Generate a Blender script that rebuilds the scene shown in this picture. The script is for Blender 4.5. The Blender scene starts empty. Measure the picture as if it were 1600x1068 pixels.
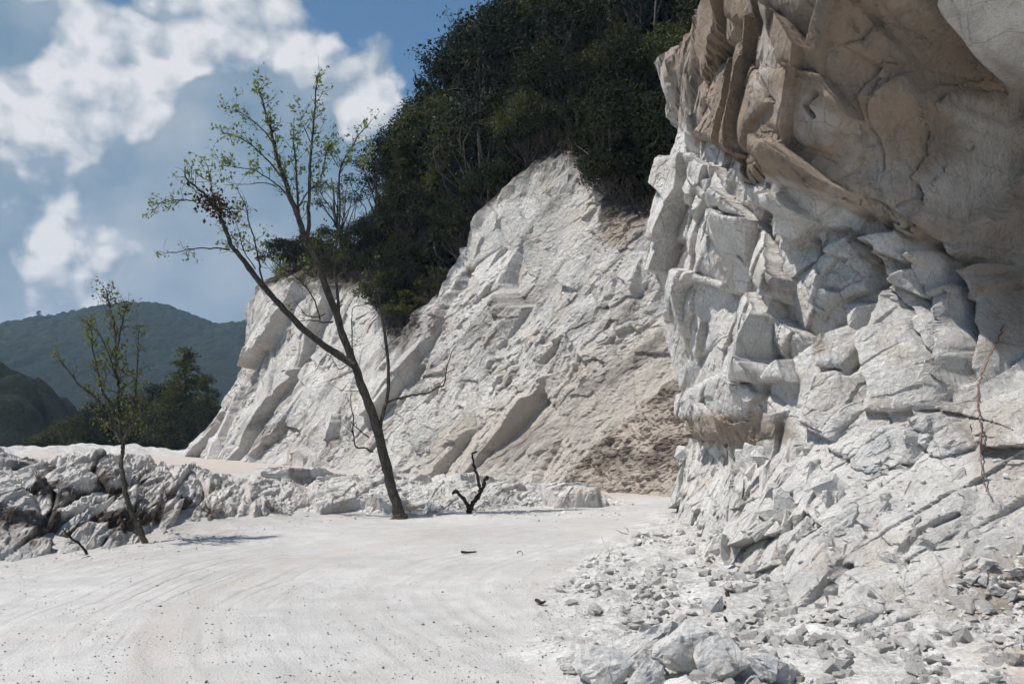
import bpy, bmesh, math, random
import numpy as np
from mathutils import Vector, Matrix

random.seed(11)
RNG = np.random.default_rng(11)
SC = bpy.context.scene
COL = SC.collection

# ------------------------------------------------------------------ camera
FPX, PCX, PHY, CAMZ = 1556.0, 800.0, 680.0, 1.6      # focal length, centre column, horizon row (photo pixels), eye height
cam_d = bpy.data.cameras.new("camera")
cam_d.lens = 35.0; cam_d.sensor_width = 36.0
cam_d.shift_y = (PHY - 534.0) / 1600.0
cam_d.clip_start = 0.1; cam_d.clip_end = 9000.0
cam = bpy.data.objects.new("camera", cam_d); COL.objects.link(cam)
cam.location = (0, 0, CAMZ); cam.rotation_euler = (math.radians(90), 0, 0)
SC.camera = cam

# ------------------------------------------------------------------ light
SUN = Vector((-0.50, -0.14, 0.855)).normalized()
sun_d = bpy.data.lights.new("sun", 'SUN'); sun_d.energy = 3.9; sun_d.angle = math.radians(0.53)
sun_d.color = (1.0, 0.955, 0.895)
sun = bpy.data.objects.new("sun", sun_d); COL.objects.link(sun)
sun.rotation_euler = SUN.to_track_quat('Z', 'Y').to_euler(); sun.location = (-30, 0, 60)

SC.view_settings.view_transform = 'Standard'; SC.view_settings.look = 'None'
SC.view_settings.exposure = 0.48; SC.view_settings.gamma = 1.0
SC.render.engine = 'CYCLES'
SC.cycles.max_bounces = 6; SC.cycles.diffuse_bounces = 4; SC.cycles.volume_bounces = 1
SC.cycles.transparent_max_bounces = 8
SC.cycles.use_denoising = True
SC.cycles.use_adaptive_sampling = True; SC.cycles.adaptive_threshold = 0.03; SC.cycles.adaptive_min_samples = 12

def pix_dir(px, py):
    return Vector(((px - PCX) / FPX, 1.0, (PHY - py) / FPX)).normalized()

def at(px, py, Y):
    return np.array([(px - PCX) / FPX * Y, Y, CAMZ + (PHY - py) / FPX * Y])

# ------------------------------------------------------------------ node helper
class NT:
    def __init__(self, tree):
        self.t = tree; self.n = tree.nodes; self.l = tree.links
    def new(self, typ, **kw):
        n = self.n.new(typ)
        for k, v in kw.items(): setattr(n, k, v)
        return n
    def put(self, sock, v):
        if hasattr(v, 'is_output') or hasattr(v, 'links'):
            self.l.new(v, sock)
        else:
            sock.default_value = v
    def math(self, op, a, b=0.0, c=None, clamp=False):
        n = self.new('ShaderNodeMath', operation=op, use_clamp=clamp)
        self.put(n.inputs[0], a); self.put(n.inputs[1], b)
        if c is not None: self.put(n.inputs[2], c)
        return n.outputs[0]
    def vmath(self, op, a, b=(0, 0, 0), out=0):
        n = self.new('ShaderNodeVectorMath', operation=op)
        self.put(n.inputs[0], a)
        if op == 'SCALE': self.put(n.inputs[3], b)
        else: self.put(n.inputs[1], b)
        return n.outputs[1] if op in ('DOT_PRODUCT', 'LENGTH') else n.outputs[0]
    def noise(self, vec, scale, detail=4.0, rough=0.5, lac=2.0, dist=0.0, color=False):
        n = self.new('ShaderNodeTexNoise'); n.noise_dimensions = '3D'
        if vec is not None: self.put(n.inputs['Vector'], vec)
        n.inputs['Scale'].default_value = scale; n.inputs['Detail'].default_value = detail
        n.inputs['Roughness'].default_value = rough; n.inputs['Lacunarity'].default_value = lac
        n.inputs['Distortion'].default_value = dist
        return n.outputs['Color' if color else 'Fac']
    def voro(self, vec, scale, feature='F1', detail=0.0, rough=0.5, out='Distance', smooth=None):
        n = self.new('ShaderNodeTexVoronoi'); n.feature = feature
        if vec is not None: self.put(n.inputs['Vector'], vec)
        n.inputs['Scale'].default_value = scale
        if 'Detail' in n.inputs: n.inputs['Detail'].default_value = detail; n.inputs['Roughness'].default_value = rough
        if smooth is not None: n.inputs['Smoothness'].default_value = smooth
        return n.outputs[out]
    def rng(self, v, a, b, c=0.0, d=1.0, smooth=False):
        n = self.new('ShaderNodeMapRange'); n.clamp = True
        if smooth: n.interpolation_type = 'SMOOTHSTEP'
        self.put(n.inputs[0], v)
        for i, q in enumerate((a, b, c, d)): self.put(n.inputs[1 + i], q)
        return n.outputs[0]
    def mix(self, f, a, b, blend='MIX'):
        n = self.new('ShaderNodeMix', data_type='RGBA', blend_type=blend)
        self.put(n.inputs[0], f)
        for s, v in ((n.inputs[6], a), (n.inputs[7], b)):
            self.put(s, (v[0], v[1], v[2], 1.0) if isinstance(v, tuple) else v)
        return n.outputs[2]
    def mapping(self, vec, scale=(1, 1, 1), rot=(0, 0, 0), loc=(0, 0, 0)):
        n = self.new('ShaderNodeMapping'); self.put(n.inputs[0], vec)
        n.inputs['Scale'].default_value = scale; n.inputs['Rotation'].default_value = rot
        n.inputs['Location'].default_value = loc
        return n.outputs[0]
    def bump(self, h, strength, dist, normal=None):
        n = self.new('ShaderNodeBump'); n.inputs['Strength'].default_value = strength
        n.inputs['Distance'].default_value = dist; self.put(n.inputs['Height'], h)
        if normal is not None: self.put(n.inputs['Normal'], normal)
        return n.outputs[0]

# ------------------------------------------------------------------ sky: daylight with cumulus, laid out by direction
W = bpy.data.worlds.new("World"); SC.world = W; W.use_nodes = True
W.node_tree.nodes.clear(); nt = NT(W.node_tree)
sky = nt.new('ShaderNodeTexSky', sky_type='NISHITA'); sky.sun_disc = False
sky.sun_elevation = math.asin(SUN.z); sky.sun_rotation = math.atan2(SUN.x, SUN.y)
sky.altitude = 1500; sky.air_density = 1.0; sky.dust_density = 1.2; sky.ozone_density = 2.0
dirv = nt.new('ShaderNodeTexCoord').outputs['Generated']
dirv = nt.vmath('NORMALIZE', dirv)
warp = nt.vmath('SUBTRACT', nt.noise(dirv, 5.0, 3, 0.55, color=True), (0.5, 0.5, 0.5))
dw = nt.vmath('ADD', dirv, nt.vmath('SCALE', warp, 0.05))
dws = nt.mapping(dw, scale=(1, 1, 1.2)); dwn = nt.vmath('NORMALIZE', nt.vmath('ADD', dirv, nt.vmath('SCALE', warp, 0.10)))
def cloud_h(v):
    a = nt.noise(v, 4.5, 7, 0.58)
    b = nt.voro(v, 9.0, 'F1', 3.0, 0.55)          # rounded puffs
    return nt.math('ADD', a, nt.math('MULTIPLY', nt.math('SUBTRACT', 0.42, b), 0.42))
h0 = cloud_h(dws)
h1 = cloud_h(nt.vmath('ADD', dws, tuple(0.016 * np.array((-0.6, 0.0, 0.75)))))
def blob(px, py, rpx, amp, sx=1.0):
    c = pix_dir(px, py)
    d = nt.vmath('DOT_PRODUCT', dwn, tuple(c))
    return nt.math('MULTIPLY', nt.rng(d, math.cos(rpx / FPX), 1.0, smooth=True), amp)
def total(lst):
    s = lst[0]
    for q in lst[1:]: s = nt.math('ADD', s, q)
    return s
# where the cumulus towers stand (positive) and where blue shows between them (negative)
COV = [(330, 130, 340, .26), (110, 170, 330, .22), (30, 330, 300, .20), (550, 200, 190, .26), (440, 350, 360, .34), (-300, 80, 420, .10),
       (60, 470, 260, .20), (320, 490, 360, .34), (330, 10, 140, .12), (40, 20, 120, .10),
       (610, -10, 170, -.62), (132, -5, 85, -.42), (660, 60, 80, -.30)]
PUFF = [(385, 55, 120, .36), (300, 0, 120, .32), (450, 0, 110, .30), (170, 120, 140, .34), (60, 70, 170, .30), (25, 275, 150, .38), (100, 215, 130, .26), (605, 130, 100, .44), (545, 85, 100, .34), (228, 105, 70, .28), (520, 180, 110, .26),
        (590, 200, 80, .24), (40, 460, 150, .24), (320, 480, 210, .20), (150, 480, 130, .18), (-250, 100, 330, .2), (330, 110, 90, .16)]
cov = nt.math('ADD', h0, nt.math('ADD', total([blob(*q) for q in COV]), 0.10))
dens = nt.rng(cov, 0.44, 0.62, smooth=True)
pf = nt.math('ADD', h0, nt.math('MULTIPLY', total([blob(*q) for q in PUFF]), 0.86))
dens2 = nt.rng(pf, 0.575, 0.715, smooth=True)
light = nt.math('ADD', nt.math('MULTIPLY', nt.math('SUBTRACT', h0, h1), 5.2), nt.math('MULTIPLY', nt.math('SUBTRACT', pf, 0.60), 0.9))
light = nt.rng(nt.math('ADD', light, 0.36), 0.0, 1.0)
vl = nt.rng(nt.math('ADD', nt.noise(dw, 3.2, 5, 0.6), nt.math('MULTIPLY', h1, 0.7)), 0.50, 1.0)
veil = nt.mix(vl, (1.55, 2.45, 3.4), (3.8, 4.25, 4.8))
puff = nt.mix(light, (2.5, 3.15, 3.95), (6.5, 6.55, 6.75))
skyc = nt.mix(1.0, sky.outputs[0], (0.70, 0.88, 0.90), 'MULTIPLY')
allc = nt.mix(dens2, nt.mix(dens, skyc, veil), puff)
bg = nt.new('ShaderNodeBackground'); nt.l.new(allc, bg.inputs[0]); bg.inputs[1].default_value = 0.085
wo = nt.new('ShaderNodeOutputWorld'); nt.l.new(bg.outputs[0], wo.inputs[0])
W.cycles.sampling_method = 'MANUAL'; W.cycles.sample_map_resolution = 512

# ------------------------------------------------------------------ noise in numpy
def h2(ix, iy, seed):
    x = (ix.astype(np.int64) * 374761393 + iy.astype(np.int64) * 668265263 + seed * 2147483647) & 0xFFFFFFFF
    x = ((x ^ (x >> 13)) * 1274126177) & 0xFFFFFFFF
    x = ((x ^ (x >> 16)) * 2246822519) & 0xFFFFFFFF
    return x ^ (x >> 15)
def r01(h): return (h & 0xFFFFFF).astype(np.float32) / 16777216.0
def perlin(x, y, seed=0):
    x = np.asarray(x, np.float32); y = np.asarray(y, np.float32)
    ix = np.floor(x); iy = np.floor(y); fx = x - ix; fy = y - iy
    ix = ix.astype(np.int64); iy = iy.astype(np.int64)
    u = fx * fx * fx * (fx * (fx * 6 - 15) + 10); v = fy * fy * fy * (fy * (fy * 6 - 15) + 10)
    def g(i, j, dx, dy):
        a = r01(h2(ix + i, iy + j, seed)) * 6.2831853
        return np.cos(a) * dx + np.sin(a) * dy
    a = g(0, 0, fx, fy); b = g(1, 0, fx - 1, fy); c = g(0, 1, fx, fy - 1); d = g(1, 1, fx - 1, fy - 1)
    return (a + (b - a) * u) + ((c + (d - c) * u) - (a + (b - a) * u)) * v
def fbm(x, y, seed=0, oct=4, gain=0.5):
    s = 0.0; a = 1.0; f = 1.0
    for o in range(oct):
        s = s + a * perlin(x * f + 17.3 * o, y * f - 9.1 * o, seed + o); a *= gain; f *= 2.03
    return s
def worley(x, y, seed, jit=0.95):
    ix = np.floor(x).astype(np.int64); iy = np.floor(y).astype(np.int64)
    f1 = np.full(x.shape, 9.0, np.float32); f2 = f1.copy()
    lx = np.zeros_like(f1); ly = np.zeros_like(f1); idh = np.zeros(x.shape, np.int64)
    for dx in (-1, 0, 1):
        for dy in (-1, 0, 1):
            h = h2(ix + dx, iy + dy, seed)
            px = ix + dx + 0.5 + (r01(h) - 0.5) * jit; py = iy + dy + 0.5 + (r01(h2(ix + dx, iy + dy, seed + 77)) - 0.5) * jit
            ax = (x - px).astype(np.float32); ay = (y - py).astype(np.float32); d = np.sqrt(ax * ax + ay * ay)
            m = d < f1
            f2 = np.where(m, f1, np.minimum(f2, d)); f1 = np.where(m, d, f1)
            lx = np.where(m, ax, lx); ly = np.where(m, ay, ly); idh = np.where(m, h, idh)
    return f1, f2, idh, lx, ly
def facets(x, y, size, seed, ang=0.0, stretch=1.0, warp=0.25, off=0.25, tilt=0.75):
    """a field of broken flat faces: each cell a tilted plane; returns height in metres and the distance to the cell edge"""
    c, s = math.cos(ang), math.sin(ang)
    u = (x * c + y * s) / size; v = (-x * s + y * c) / (size * stretch)
    w1 = fbm(u * .8, v * .8, seed + 5, 2) * warp * 0.8; w2 = fbm(u * .8 + 31, v * .8, seed + 6, 2) * warp * 0.8
    f1, f2, idh, lx, ly = worley(u + w1, v + w2, seed)
    a = r01(idh >> 3) - 0.5; b = r01((idh * 7919) & 0xFFFFFFFF) - 0.5; d = r01((idh * 104729) & 0xFFFFFFFF) - 0.5
    return size * (off * 2 * a + tilt * 2 * (b * lx + d * ly)), f2 - f1, r01((idh * 15485863) & 0xFFFFFFFF)
def rbf_fit(P, vals, lam=1e-3):
    P = np.asarray(P, float); n = len(P)
    D = np.sqrt(((P[:, None] - P[None]) ** 2).sum(-1)) + lam * np.eye(n) * 0
    A = np.zeros((n + 3, n + 3)); A[:n, :n] = D - lam * np.eye(n)
    A[:n, n] = 1; A[:n, n + 1:] = P; A[n, :n] = 1; A[n + 1:, :n] = P.T
    w = np.linalg.solve(A, np.concatenate([np.asarray(vals, float), np.zeros(3)]))
    def ev(x, y):
        sh = np.shape(x); q = np.stack([np.ravel(x), np.ravel(y)], 1).astype(np.float32)
        o = np.zeros(len(q), np.float32)
        for i in range(n):
            o += np.float32(w[i]) * np.hypot(q[:, 0] - np.float32(P[i, 0]), q[:, 1] - np.float32(P[i, 1]))
        o += np.float32(w[n]) + np.float32(w[n + 1]) * q[:, 0] + np.float32(w[n + 2]) * q[:, 1]
        return o.reshape(sh)
    return ev
def poly_sdf(x, y, poly):
    """signed distance to a polygon, positive inside"""
    P = np.asarray(poly, np.float32); d = np.full(np.shape(x), 1e9, np.float32); ins = np.zeros(np.shape(x), bool)
    for i in range(len(P)):
        a = P[i]; b = P[(i + 1) % len(P)]; e = b - a
        wx = x - a[0]; wy = y - a[1]
        t = np.clip((wx * e[0] + wy * e[1]) / max(float(e @ e), 1e-9), 0, 1)
        d = np.minimum(d, np.hypot(wx - t * e[0], wy - t * e[1]))
        c = ((a[1] <= y) & (b[1] > y)) | ((b[1] <= y) & (a[1] > y))
        ins ^= c & (x < (b[0] - a[0]) * (y - a[1]) / (b[1] - a[1] + 1e-12) + a[0])
    return np.where(ins, d, -d)
def seg_dist(x, y, pts):
    d = np.full(np.shape(x), 1e9, np.float32)
    for a, b in zip(pts[:-1], pts[1:]):
        a = np.asarray(a, np.float32); e = np.asarray(b, np.float32) - a
        wx = x - a[0]; wy = y - a[1]
        t = np.clip((wx * e[0] + wy * e[1]) / max(float(e @ e), 1e-9), 0, 1)
        d = np.minimum(d, np.hypot(wx - t * e[0], wy - t * e[1]))
    return d
def relax(D, ds, dz, lim, it=4):
    """eases steps steeper than lim so that ledges keep a rounded brow"""
    ds = np.asarray(ds)[:, None]; dz = np.asarray(dz)[None]
    for _ in range(it):
        g = np.maximum(np.abs(np.gradient(D, axis=0)) / ds, np.abs(np.gradient(D, axis=1)) / dz)
        Q = np.pad(D, 1, mode='edge')
        bl = (Q[:-2, 1:-1] + Q[2:, 1:-1] + Q[1:-1, :-2] + Q[1:-1, 2:] + 0.7 * (Q[:-2, :-2] + Q[2:, 2:] + Q[:-2, 2:] + Q[2:, :-2]) + 1.2 * D) / 8.0
        w = sstep(lim * 0.6, lim * 1.6, g)
        D = D * (1 - w) + bl * w
    return D
def sstep(a, b, x):
    t = np.clip((x - a) / (b - a), 0, 1); return t * t * (3 - 2 * t)

# ------------------------------------------------------------------ mesh and object helpers
def raw_mesh(name, V, F, attrs=None, smooth=False, tri=False):
    """V (n,3), F (m,k) with k=3 or 4 as arrays"""
    me = bpy.data.meshes.new(name); V = np.asarray(V, np.float32); F = np.asarray(F, np.int32)
    k = F.shape[1]; m = len(F)
    me.vertices.add(len(V)); me.vertices.foreach_set('co', V.ravel())
    me.loops.add(m * k); me.loops.foreach_set('vertex_index', F.ravel())
    me.polygons.add(m); me.polygons.foreach_set('loop_start', np.arange(0, m * k, k, dtype=np.int32))
    try: me.polygons.foreach_set('loop_total', np.full(m, k, np.int32))
    except Exception: pass
    me.polygons.foreach_set('use_smooth', np.full(m, smooth, bool))
    if attrs is not None:
        for an, av in attrs.items():
            at_ = me.color_attributes.new(an, 'FLOAT_COLOR', 'POINT')
            c = np.ones((len(V), 4), np.float32); c[:, :av.shape[1]] = av
            at_.data.foreach_set('color', c.ravel())
    me.update(calc_edges=True); me.validate()
    return me
def link(name, me, mat=None, parent=None, **props):
    o = bpy.data.objects.new(name, me); COL.objects.link(o)
    if mat is not None and me is not None and not me.materials: me.materials.append(mat)
    if parent is not None: o.parent = parent
    for k, v in props.items(): o[k] = v
    return o
def grid_faces(n, m):
    i = np.arange(n - 1)[:, None] * m + np.arange(m - 1)[None]
    return np.stack([i, i + m, i + m + 1, i + 1], -1).reshape(-1, 4)
def compact(V, F, attrs):
    used = np.unique(F); mp = np.full(len(V), -1, np.int64); mp[used] = np.arange(len(used))
    return V[used], mp[F], {k: v[used] for k, v in attrs.items()}
def tube(pts, rad, sides=6, cap=True):
    pts = np.asarray(pts, float); n = len(pts); rad = np.broadcast_to(np.asarray(rad, float), (n,))
    tan = np.gradient(pts, axis=0); tan /= np.linalg.norm(tan, axis=1)[:, None] + 1e-9
    ref = np.array([0.31, 0.87, 0.38]); V = []
    a = np.linspace(0, 2 * math.pi, sides, endpoint=False)
    for i in range(n):
        u = np.cross(tan[i], ref); u /= np.linalg.norm(u) + 1e-9; v = np.cross(tan[i], u)
        V.append(pts[i] + rad[i] * (np.cos(a)[:, None] * u + np.sin(a)[:, None] * v))
    V = np.concatenate(V); F = []
    for i in range(n - 1):
        for j in range(sides):
            k = (j + 1) % sides
            F.append((i * sides + j, i * sides + k, (i + 1) * sides + k, (i + 1) * sides + j))
    return V, np.array(F)
class Acc:
    """gathers pieces of one mesh"""
    def __init__(s): s.V = []; s.F = []; s.n = 0
    def add(s, V, F):
        s.V.append(V); s.F.append(np.asarray(F) + s.n); s.n += len(V)
    def mesh(s, name, smooth=True, attrs=None):
        return raw_mesh(name, np.concatenate(s.V), np.concatenate(s.F), attrs, smooth)
def catmull(P, n=6):
    P = np.asarray(P, float)
    if len(P) < 3: return np.array([P[0] + (P[-1] - P[0]) * t for t in np.linspace(0, 1, n + 1)])
    Q = np.vstack([2 * P[0] - P[1], P, 2 * P[-1] - P[-2]]); out = []
    for i in range(1, len(Q) - 2):
        for t in np.linspace(0, 1, n, endpoint=False):
            p0, p1, p2, p3 = Q[i - 1], Q[i], Q[i + 1], Q[i + 2]
            out.append(0.5 * (2 * p1 + (p2 - p0) * t + (2 * p0 - 5 * p1 + 4 * p2 - p3) * t * t + (3 * p1 - p0 - 3 * p2 + p3) * t ** 3))
    out.append(Q[-2]); return np.array(out)

# ------------------------------------------------------------------ materials
def new_mat(name):
    m = bpy.data.materials.new(name); m.use_nodes = True; m.node_tree.nodes.clear()
    t = NT(m.node_tree); b = t.new('ShaderNodeBsdfPrincipled'); o = t.new('ShaderNodeOutputMaterial')
    t.l.new(b.outputs[0], o.inputs[0]); b.inputs['Specular IOR Level'].default_value = 0.25
    return m, t, b
def rock_material(name, light=(0.79, 0.765, 0.73), dark=(0.63, 0.605, 0.57), k=1.0, bump=1.0, attr=True):
    """white marble broken by blasting. attribute tint: R iron stain, G dark earth, B pale buff dust"""
    m, t, b = new_mat(name)
    P = t.new('ShaderNodeNewGeometry').outputs['Position'] if attr else t.new('ShaderNodeTexCoord').outputs['Object']
    n1 = t.noise(P, 0.9 * k, 4, 0.6); n2 = t.noise(P, 5.0 * k, 4, 0.62); n3 = t.noise(P, 28 * k, 3, 0.6)
    f = t.math('ADD', t.math('MULTIPLY', n1, 0.55), t.math('MULTIPLY', n2, 0.45))
    col = t.mix(t.rng(f, 0.40, 0.60), dark, light)
    col = t.mix(t.math('MULTIPLY', t.rng(t.noise(P, 1.7 * k, 4, 0.6), 0.53, 0.70), 0.62), col, (0.56, 0.475, 0.385))
    col = t.mix(t.math('MULTIPLY', t.rng(t.noise(t.mapping(P, loc=(7, 3, 1)), 1.3 * k, 3, 0.6), 0.53, 0.70), 0.62), col, (0.42, 0.43, 0.44))
    gr = t.noise(t.mapping(P, scale=(1.6, 1.6, .7), rot=(0, .6, 0)), 3.0 * k, 5, 0.72)
    col = t.mix(t.math('MULTIPLY', t.rng(gr, 0.54, 0.70), 0.45), col, (0.36, 0.34, 0.32))
    col = t.mix(t.math('MULTIPLY', t.rng(n3, 0.52, 0.72), 0.40), col, (0.32, 0.30, 0.28))
    # hairline fractures
    wp = t.vmath('ADD', P, t.vmath('SCALE', t.vmath('SUBTRACT', t.noise(P, 2.6 * k, 2, 0.6, color=True), (0.5, 0.5, 0.5)), 0.16 / k))
    ed = t.voro(t.mapping(wp, scale=(1, 1, 0.6), rot=(0.2, 0.5, 0)), 1.5 * k, 'DISTANCE_TO_EDGE')
    ln = t.math('MULTIPLY', t.rng(ed, 0.0, 0.016, 1.0, 0.0), t.rng(n1, 0.42, 0.56))
    ed2 = t.voro(t.mapping(wp, scale=(1, 1, 0.55), rot=(0.5, -0.6, 0.3)), 4.2 * k, 'DISTANCE_TO_EDGE')
    ln = t.math('MAXIMUM', ln, t.math('MULTIPLY', t.rng(ed2, 0.0, 0.022, 1.0, 0.0), t.rng(n2, 0.48, 0.60)))
    col = t.mix(t.math('MULTIPLY', ln, 0.55), col, (0.15, 0.135, 0.12))
    n5 = t.noise(P, 75 * k, 2, 0.6)
    col = t.mix(t.math('MULTIPLY', t.rng(n5, 0.50, 0.68), 0.42), col, (0.26, 0.245, 0.23))
    if attr:
        a = t.new('ShaderNodeAttribute'); a.attribute_name = 'tint'
        sp = t.new('ShaderNodeSeparateColor'); t.l.new(a.outputs['Color'], sp.inputs[0])
        st = t.mix(t.rng(n1, 0.35, 0.68), (0.215, 0.165, 0.122), (0.345, 0.26, 0.185))
        st = t.mix(t.math('MULTIPLY', t.rng(t.noise(t.mapping(P, scale=(2, 2, .5)), 2.2 * k, 4, 0.65), 0.5, 0.75), 0.5), st, (0.27, 0.235, 0.205))
        st = t.mix(t.math('MULTIPLY', t.rng(gr, 0.54, 0.70), 0.7), st, (0.10, 0.08, 0.064))
        st = t.mix(t.math('MULTIPLY', t.rng(t.noise(t.mapping(P, loc=(2, 8, 5)), 1.1 * k, 4, 0.65), 0.54, 0.70), 0.6), st, (0.34, 0.235, 0.14))
        col = t.mix(t.math('MULTIPLY', t.rng(t.math('ADD', sp.outputs[0], t.math('MULTIPLY', t.math('SUBTRACT', n2, 0.5), 0.7)), 0.1, 0.9), 0.92), col, st)
        bf = t.mix(n2, (0.33, 0.275, 0.225), (0.54, 0.475, 0.41))
        col = t.mix(t.rng(t.math('ADD', sp.outputs[2], t.math('MULTIPLY', t.math('SUBTRACT', n2, 0.5), 0.9)), 0.1, 0.9), col, bf)
        ea = t.mix(n3, (0.045, 0.036, 0.030), (0.115, 0.092, 0.075))
        col = t.mix(t.rng(t.math('ADD', sp.outputs[1], t.math('MULTIPLY', t.math('SUBTRACT', n2, 0.5), 0.9)), 0.15, 0.85), col, ea)
    t.l.new(col, b.inputs['Base Color']); b.inputs['Roughness'].default_value = 0.9
    hb = t.math('ADD', t.noise(P, 9 * k, 7, 0.78), t.math('MULTIPLY', t.voro(P, 12 * k, 'F1'), 0.35))
    t.l.new(t.bump(hb, 0.9 * bump, 0.085 / k), b.inputs['Normal'])
    return m
MAT_ROCK = rock_material("white_marble_rock")
MAT_FAR = rock_material("far_marble_rock", light=(0.70, 0.675, 0.635), dark=(0.46, 0.44, 0.41), k=0.6, bump=1.0)
MAT_STONE = rock_material("loose_marble_stone", light=(0.76, 0.735, 0.70), dark=(0.60, 0.575, 0.545), k=2.2, attr=False)
MAT_STONE_D = rock_material("grey_weathered_stone", light=(0.52, 0.50, 0.475), dark=(0.36, 0.345, 0.325), k=2.2, attr=False)

def road_material():
    m, t, b = new_mat("white_marble_dust_road")
    P = t.new('ShaderNodeNewGeometry').outputs['Position']
    n1 = t.noise(P, 0.35, 4, 0.55); n2 = t.noise(P, 2.4, 5, 0.65); n3 = t.noise(P, 22, 3, 0.6); n4 = t.noise(P, 70, 2, 0.6)
    col = t.mix(t.rng(t.math('ADD', t.math('MULTIPLY', n1, 0.5), t.math('MULTIPLY', n2, 0.5)), 0.36, 0.64), (0.40, 0.388, 0.374), (0.57, 0.558, 0.543))
    col = t.mix(t.math('MULTIPLY', t.rng(t.noise(t.mapping(P, loc=(3, 9, 0)), 0.55, 6, 0.6), 0.54, 0.70), 0.40), col, (0.47, 0.40, 0.345))
    col = t.mix(t.math('MULTIPLY', t.rng(t.noise(t.mapping(P, loc=(13, 1, 0)), 0.8, 6, 0.7), 0.53, 0.70), 0.65), col, (0.42, 0.415, 0.41))
    # tyre sweeps round the bend: arcs about the inside of the curve
    rel = t.vmath('SUBTRACT', P, (6.5, 10.5, 0.0))
    rel = t.mapping(rel, scale=(1, 1, 0))
    rad = t.math('ADD', t.vmath('LENGTH', rel), t.math('MULTIPLY', t.math('SUBTRACT', t.noise(P, 0.12, 2, 0.5), 0.5), 1.6))
    cmb = t.new('ShaderNodeCombineXYZ'); t.l.new(rad, cmb.inputs[0])
    tr = t.noise(cmb.outputs[0], 10.0, 3, 0.6)
    trm = t.math('MULTIPLY', t.math('MULTIPLY', t.rng(tr, 0.50, 0.66), t.rng(rad, 6.0, 8.5)), t.rng(t.noise(t.mapping(P, loc=(5, 2, 0)), 0.22, 3, 0.6), 0.42, 0.56))
    band = t.math('MULTIPLY', t.rng(t.noise(cmb.outputs[0], 0.9, 3, 0.6), 0.50, 0.66), t.rng(n2, 0.36, 0.62))
    col = t.mix(t.math('MULTIPLY', band, 0.70), col, (0.42, 0.36, 0.31))
    col = t.mix(t.math('MULTIPLY', trm, 0.95), col, (0.30, 0.278, 0.26))
    pb = t.voro(P, 13, 'F1'); pm = t.math('MULTIPLY', t.rng(pb, 0.12, 0.22, 1, 0), t.rng(t.noise(P, 0.9, 4, 0.75), 0.46, 0.66))
    col = t.mix(t.math('MULTIPLY', pm, 0.8), col, (0.20, 0.185, 0.17))
    col = t.mix(t.math('MULTIPLY', t.rng(n4, 0.52, 0.68), 0.55), col, (0.38, 0.36, 0.34))
    a = t.new('ShaderNodeAttribute'); a.attribute_name = 'tint'
    sp = t.new('ShaderNodeSeparateColor'); t.l.new(a.outputs['Color'], sp.inputs[0])
    # tint R: broken rubble ground, B: buff dust, G: dark earth
    rub = t.mix(t.rng(t.math('ADD', t.math('MULTIPLY', n2, 0.5), t.math('MULTIPLY', n3, 0.5)), 0.38, 0.62), (0.30, 0.285, 0.27), (0.62, 0.605, 0.585))
    col = t.mix(t.rng(t.math('ADD', sp.outputs[0], t.math('MULTIPLY', t.math('SUBTRACT', n2, 0.5), 1.0)), 0.2, 0.8), col, rub)
    bf = t.mix(n3, (0.36, 0.295, 0.24), (0.56, 0.48, 0.41))
    col = t.mix(t.rng(t.math('ADD', sp.outputs[2], t.math('MULTIPLY', t.math('SUBTRACT', n2, 0.5), 0.8)), 0.2, 0.9), col, bf)
    ea = t.mix(n3, (0.05, 0.04, 0.033), (0.14, 0.115, 0.095))
    col = t.mix(t.rng(t.math('ADD', sp.outputs[1], t.math('MULTIPLY', t.math('SUBTRACT', n2, 0.5), 0.8)), 0.2, 0.9), col, ea)
    t.l.new(col, b.inputs['Base Color']); b.inputs['Roughness'].default_value = 0.95
    h = t.math('ADD', t.math('MULTIPLY', n3, 0.25), t.math('ADD', t.math('MULTIPLY', trm, -0.10), t.math('MULTIPLY', t.noise(P, 45, 3, 0.7), 0.7)))
    h = t.math('ADD', h, t.math('MULTIPLY', pm, 0.5))
    t.l.new(t.bump(h, 0.8, 0.03), b.inputs['Normal'])
    return m
MAT_ROAD = road_material()
def simple_noise_mat(name, c1, c2, scale, rough=0.9, bump=0.5, bdist=0.01, stretch=(1, 1, 1), obj=True):
    m, t, b = new_mat(name)
    P = t.new('ShaderNodeTexCoord').outputs['Object'] if obj else t.new('ShaderNodeNewGeometry').outputs['Position']
    n = t.noise(t.mapping(P, scale=stretch), scale, 6, 0.65)
    t.l.new(t.mix(t.rng(n, 0.35, 0.65), c1, c2), b.inputs['Base Color']); b.inputs['Roughness'].default_value = rough
    t.l.new(t.bump(n, bump, bdist), b.inputs['Normal']); return m
MAT_GRAVEL = simple_noise_mat("dark_road_gravel", (0.10, 0.09, 0.082), (0.26, 0.24, 0.22), 12, 0.95, 0.3, 0.01)
MAT_BARK = simple_noise_mat("dark_bark", (0.035, 0.029, 0.024), (0.105, 0.09, 0.075), 9, 0.95, 0.9, 0.03, (3, 3, 1))
MAT_BARK_G = simple_noise_mat("grey_forest_bark", (0.04, 0.034, 0.028), (0.13, 0.115, 0.10), 6, 0.95, 0.6, 0.03, (3, 3, 0.7))
MAT_CHAR = simple_noise_mat("charred_wood", (0.012, 0.010, 0.009), (0.055, 0.038, 0.03), 14, 0.9, 0.9, 0.02, (2, 2, 1))
MAT_TWIG = simple_noise_mat("dry_brown_twig", (0.09, 0.06, 0.045), (0.20, 0.15, 0.12), 20, 0.95, 0.3, 0.01)
MAT_ROOT = simple_noise_mat("red_brown_root", (0.13, 0.075, 0.055), (0.24, 0.16, 0.13), 15, 0.95, 0.3, 0.01)
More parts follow.
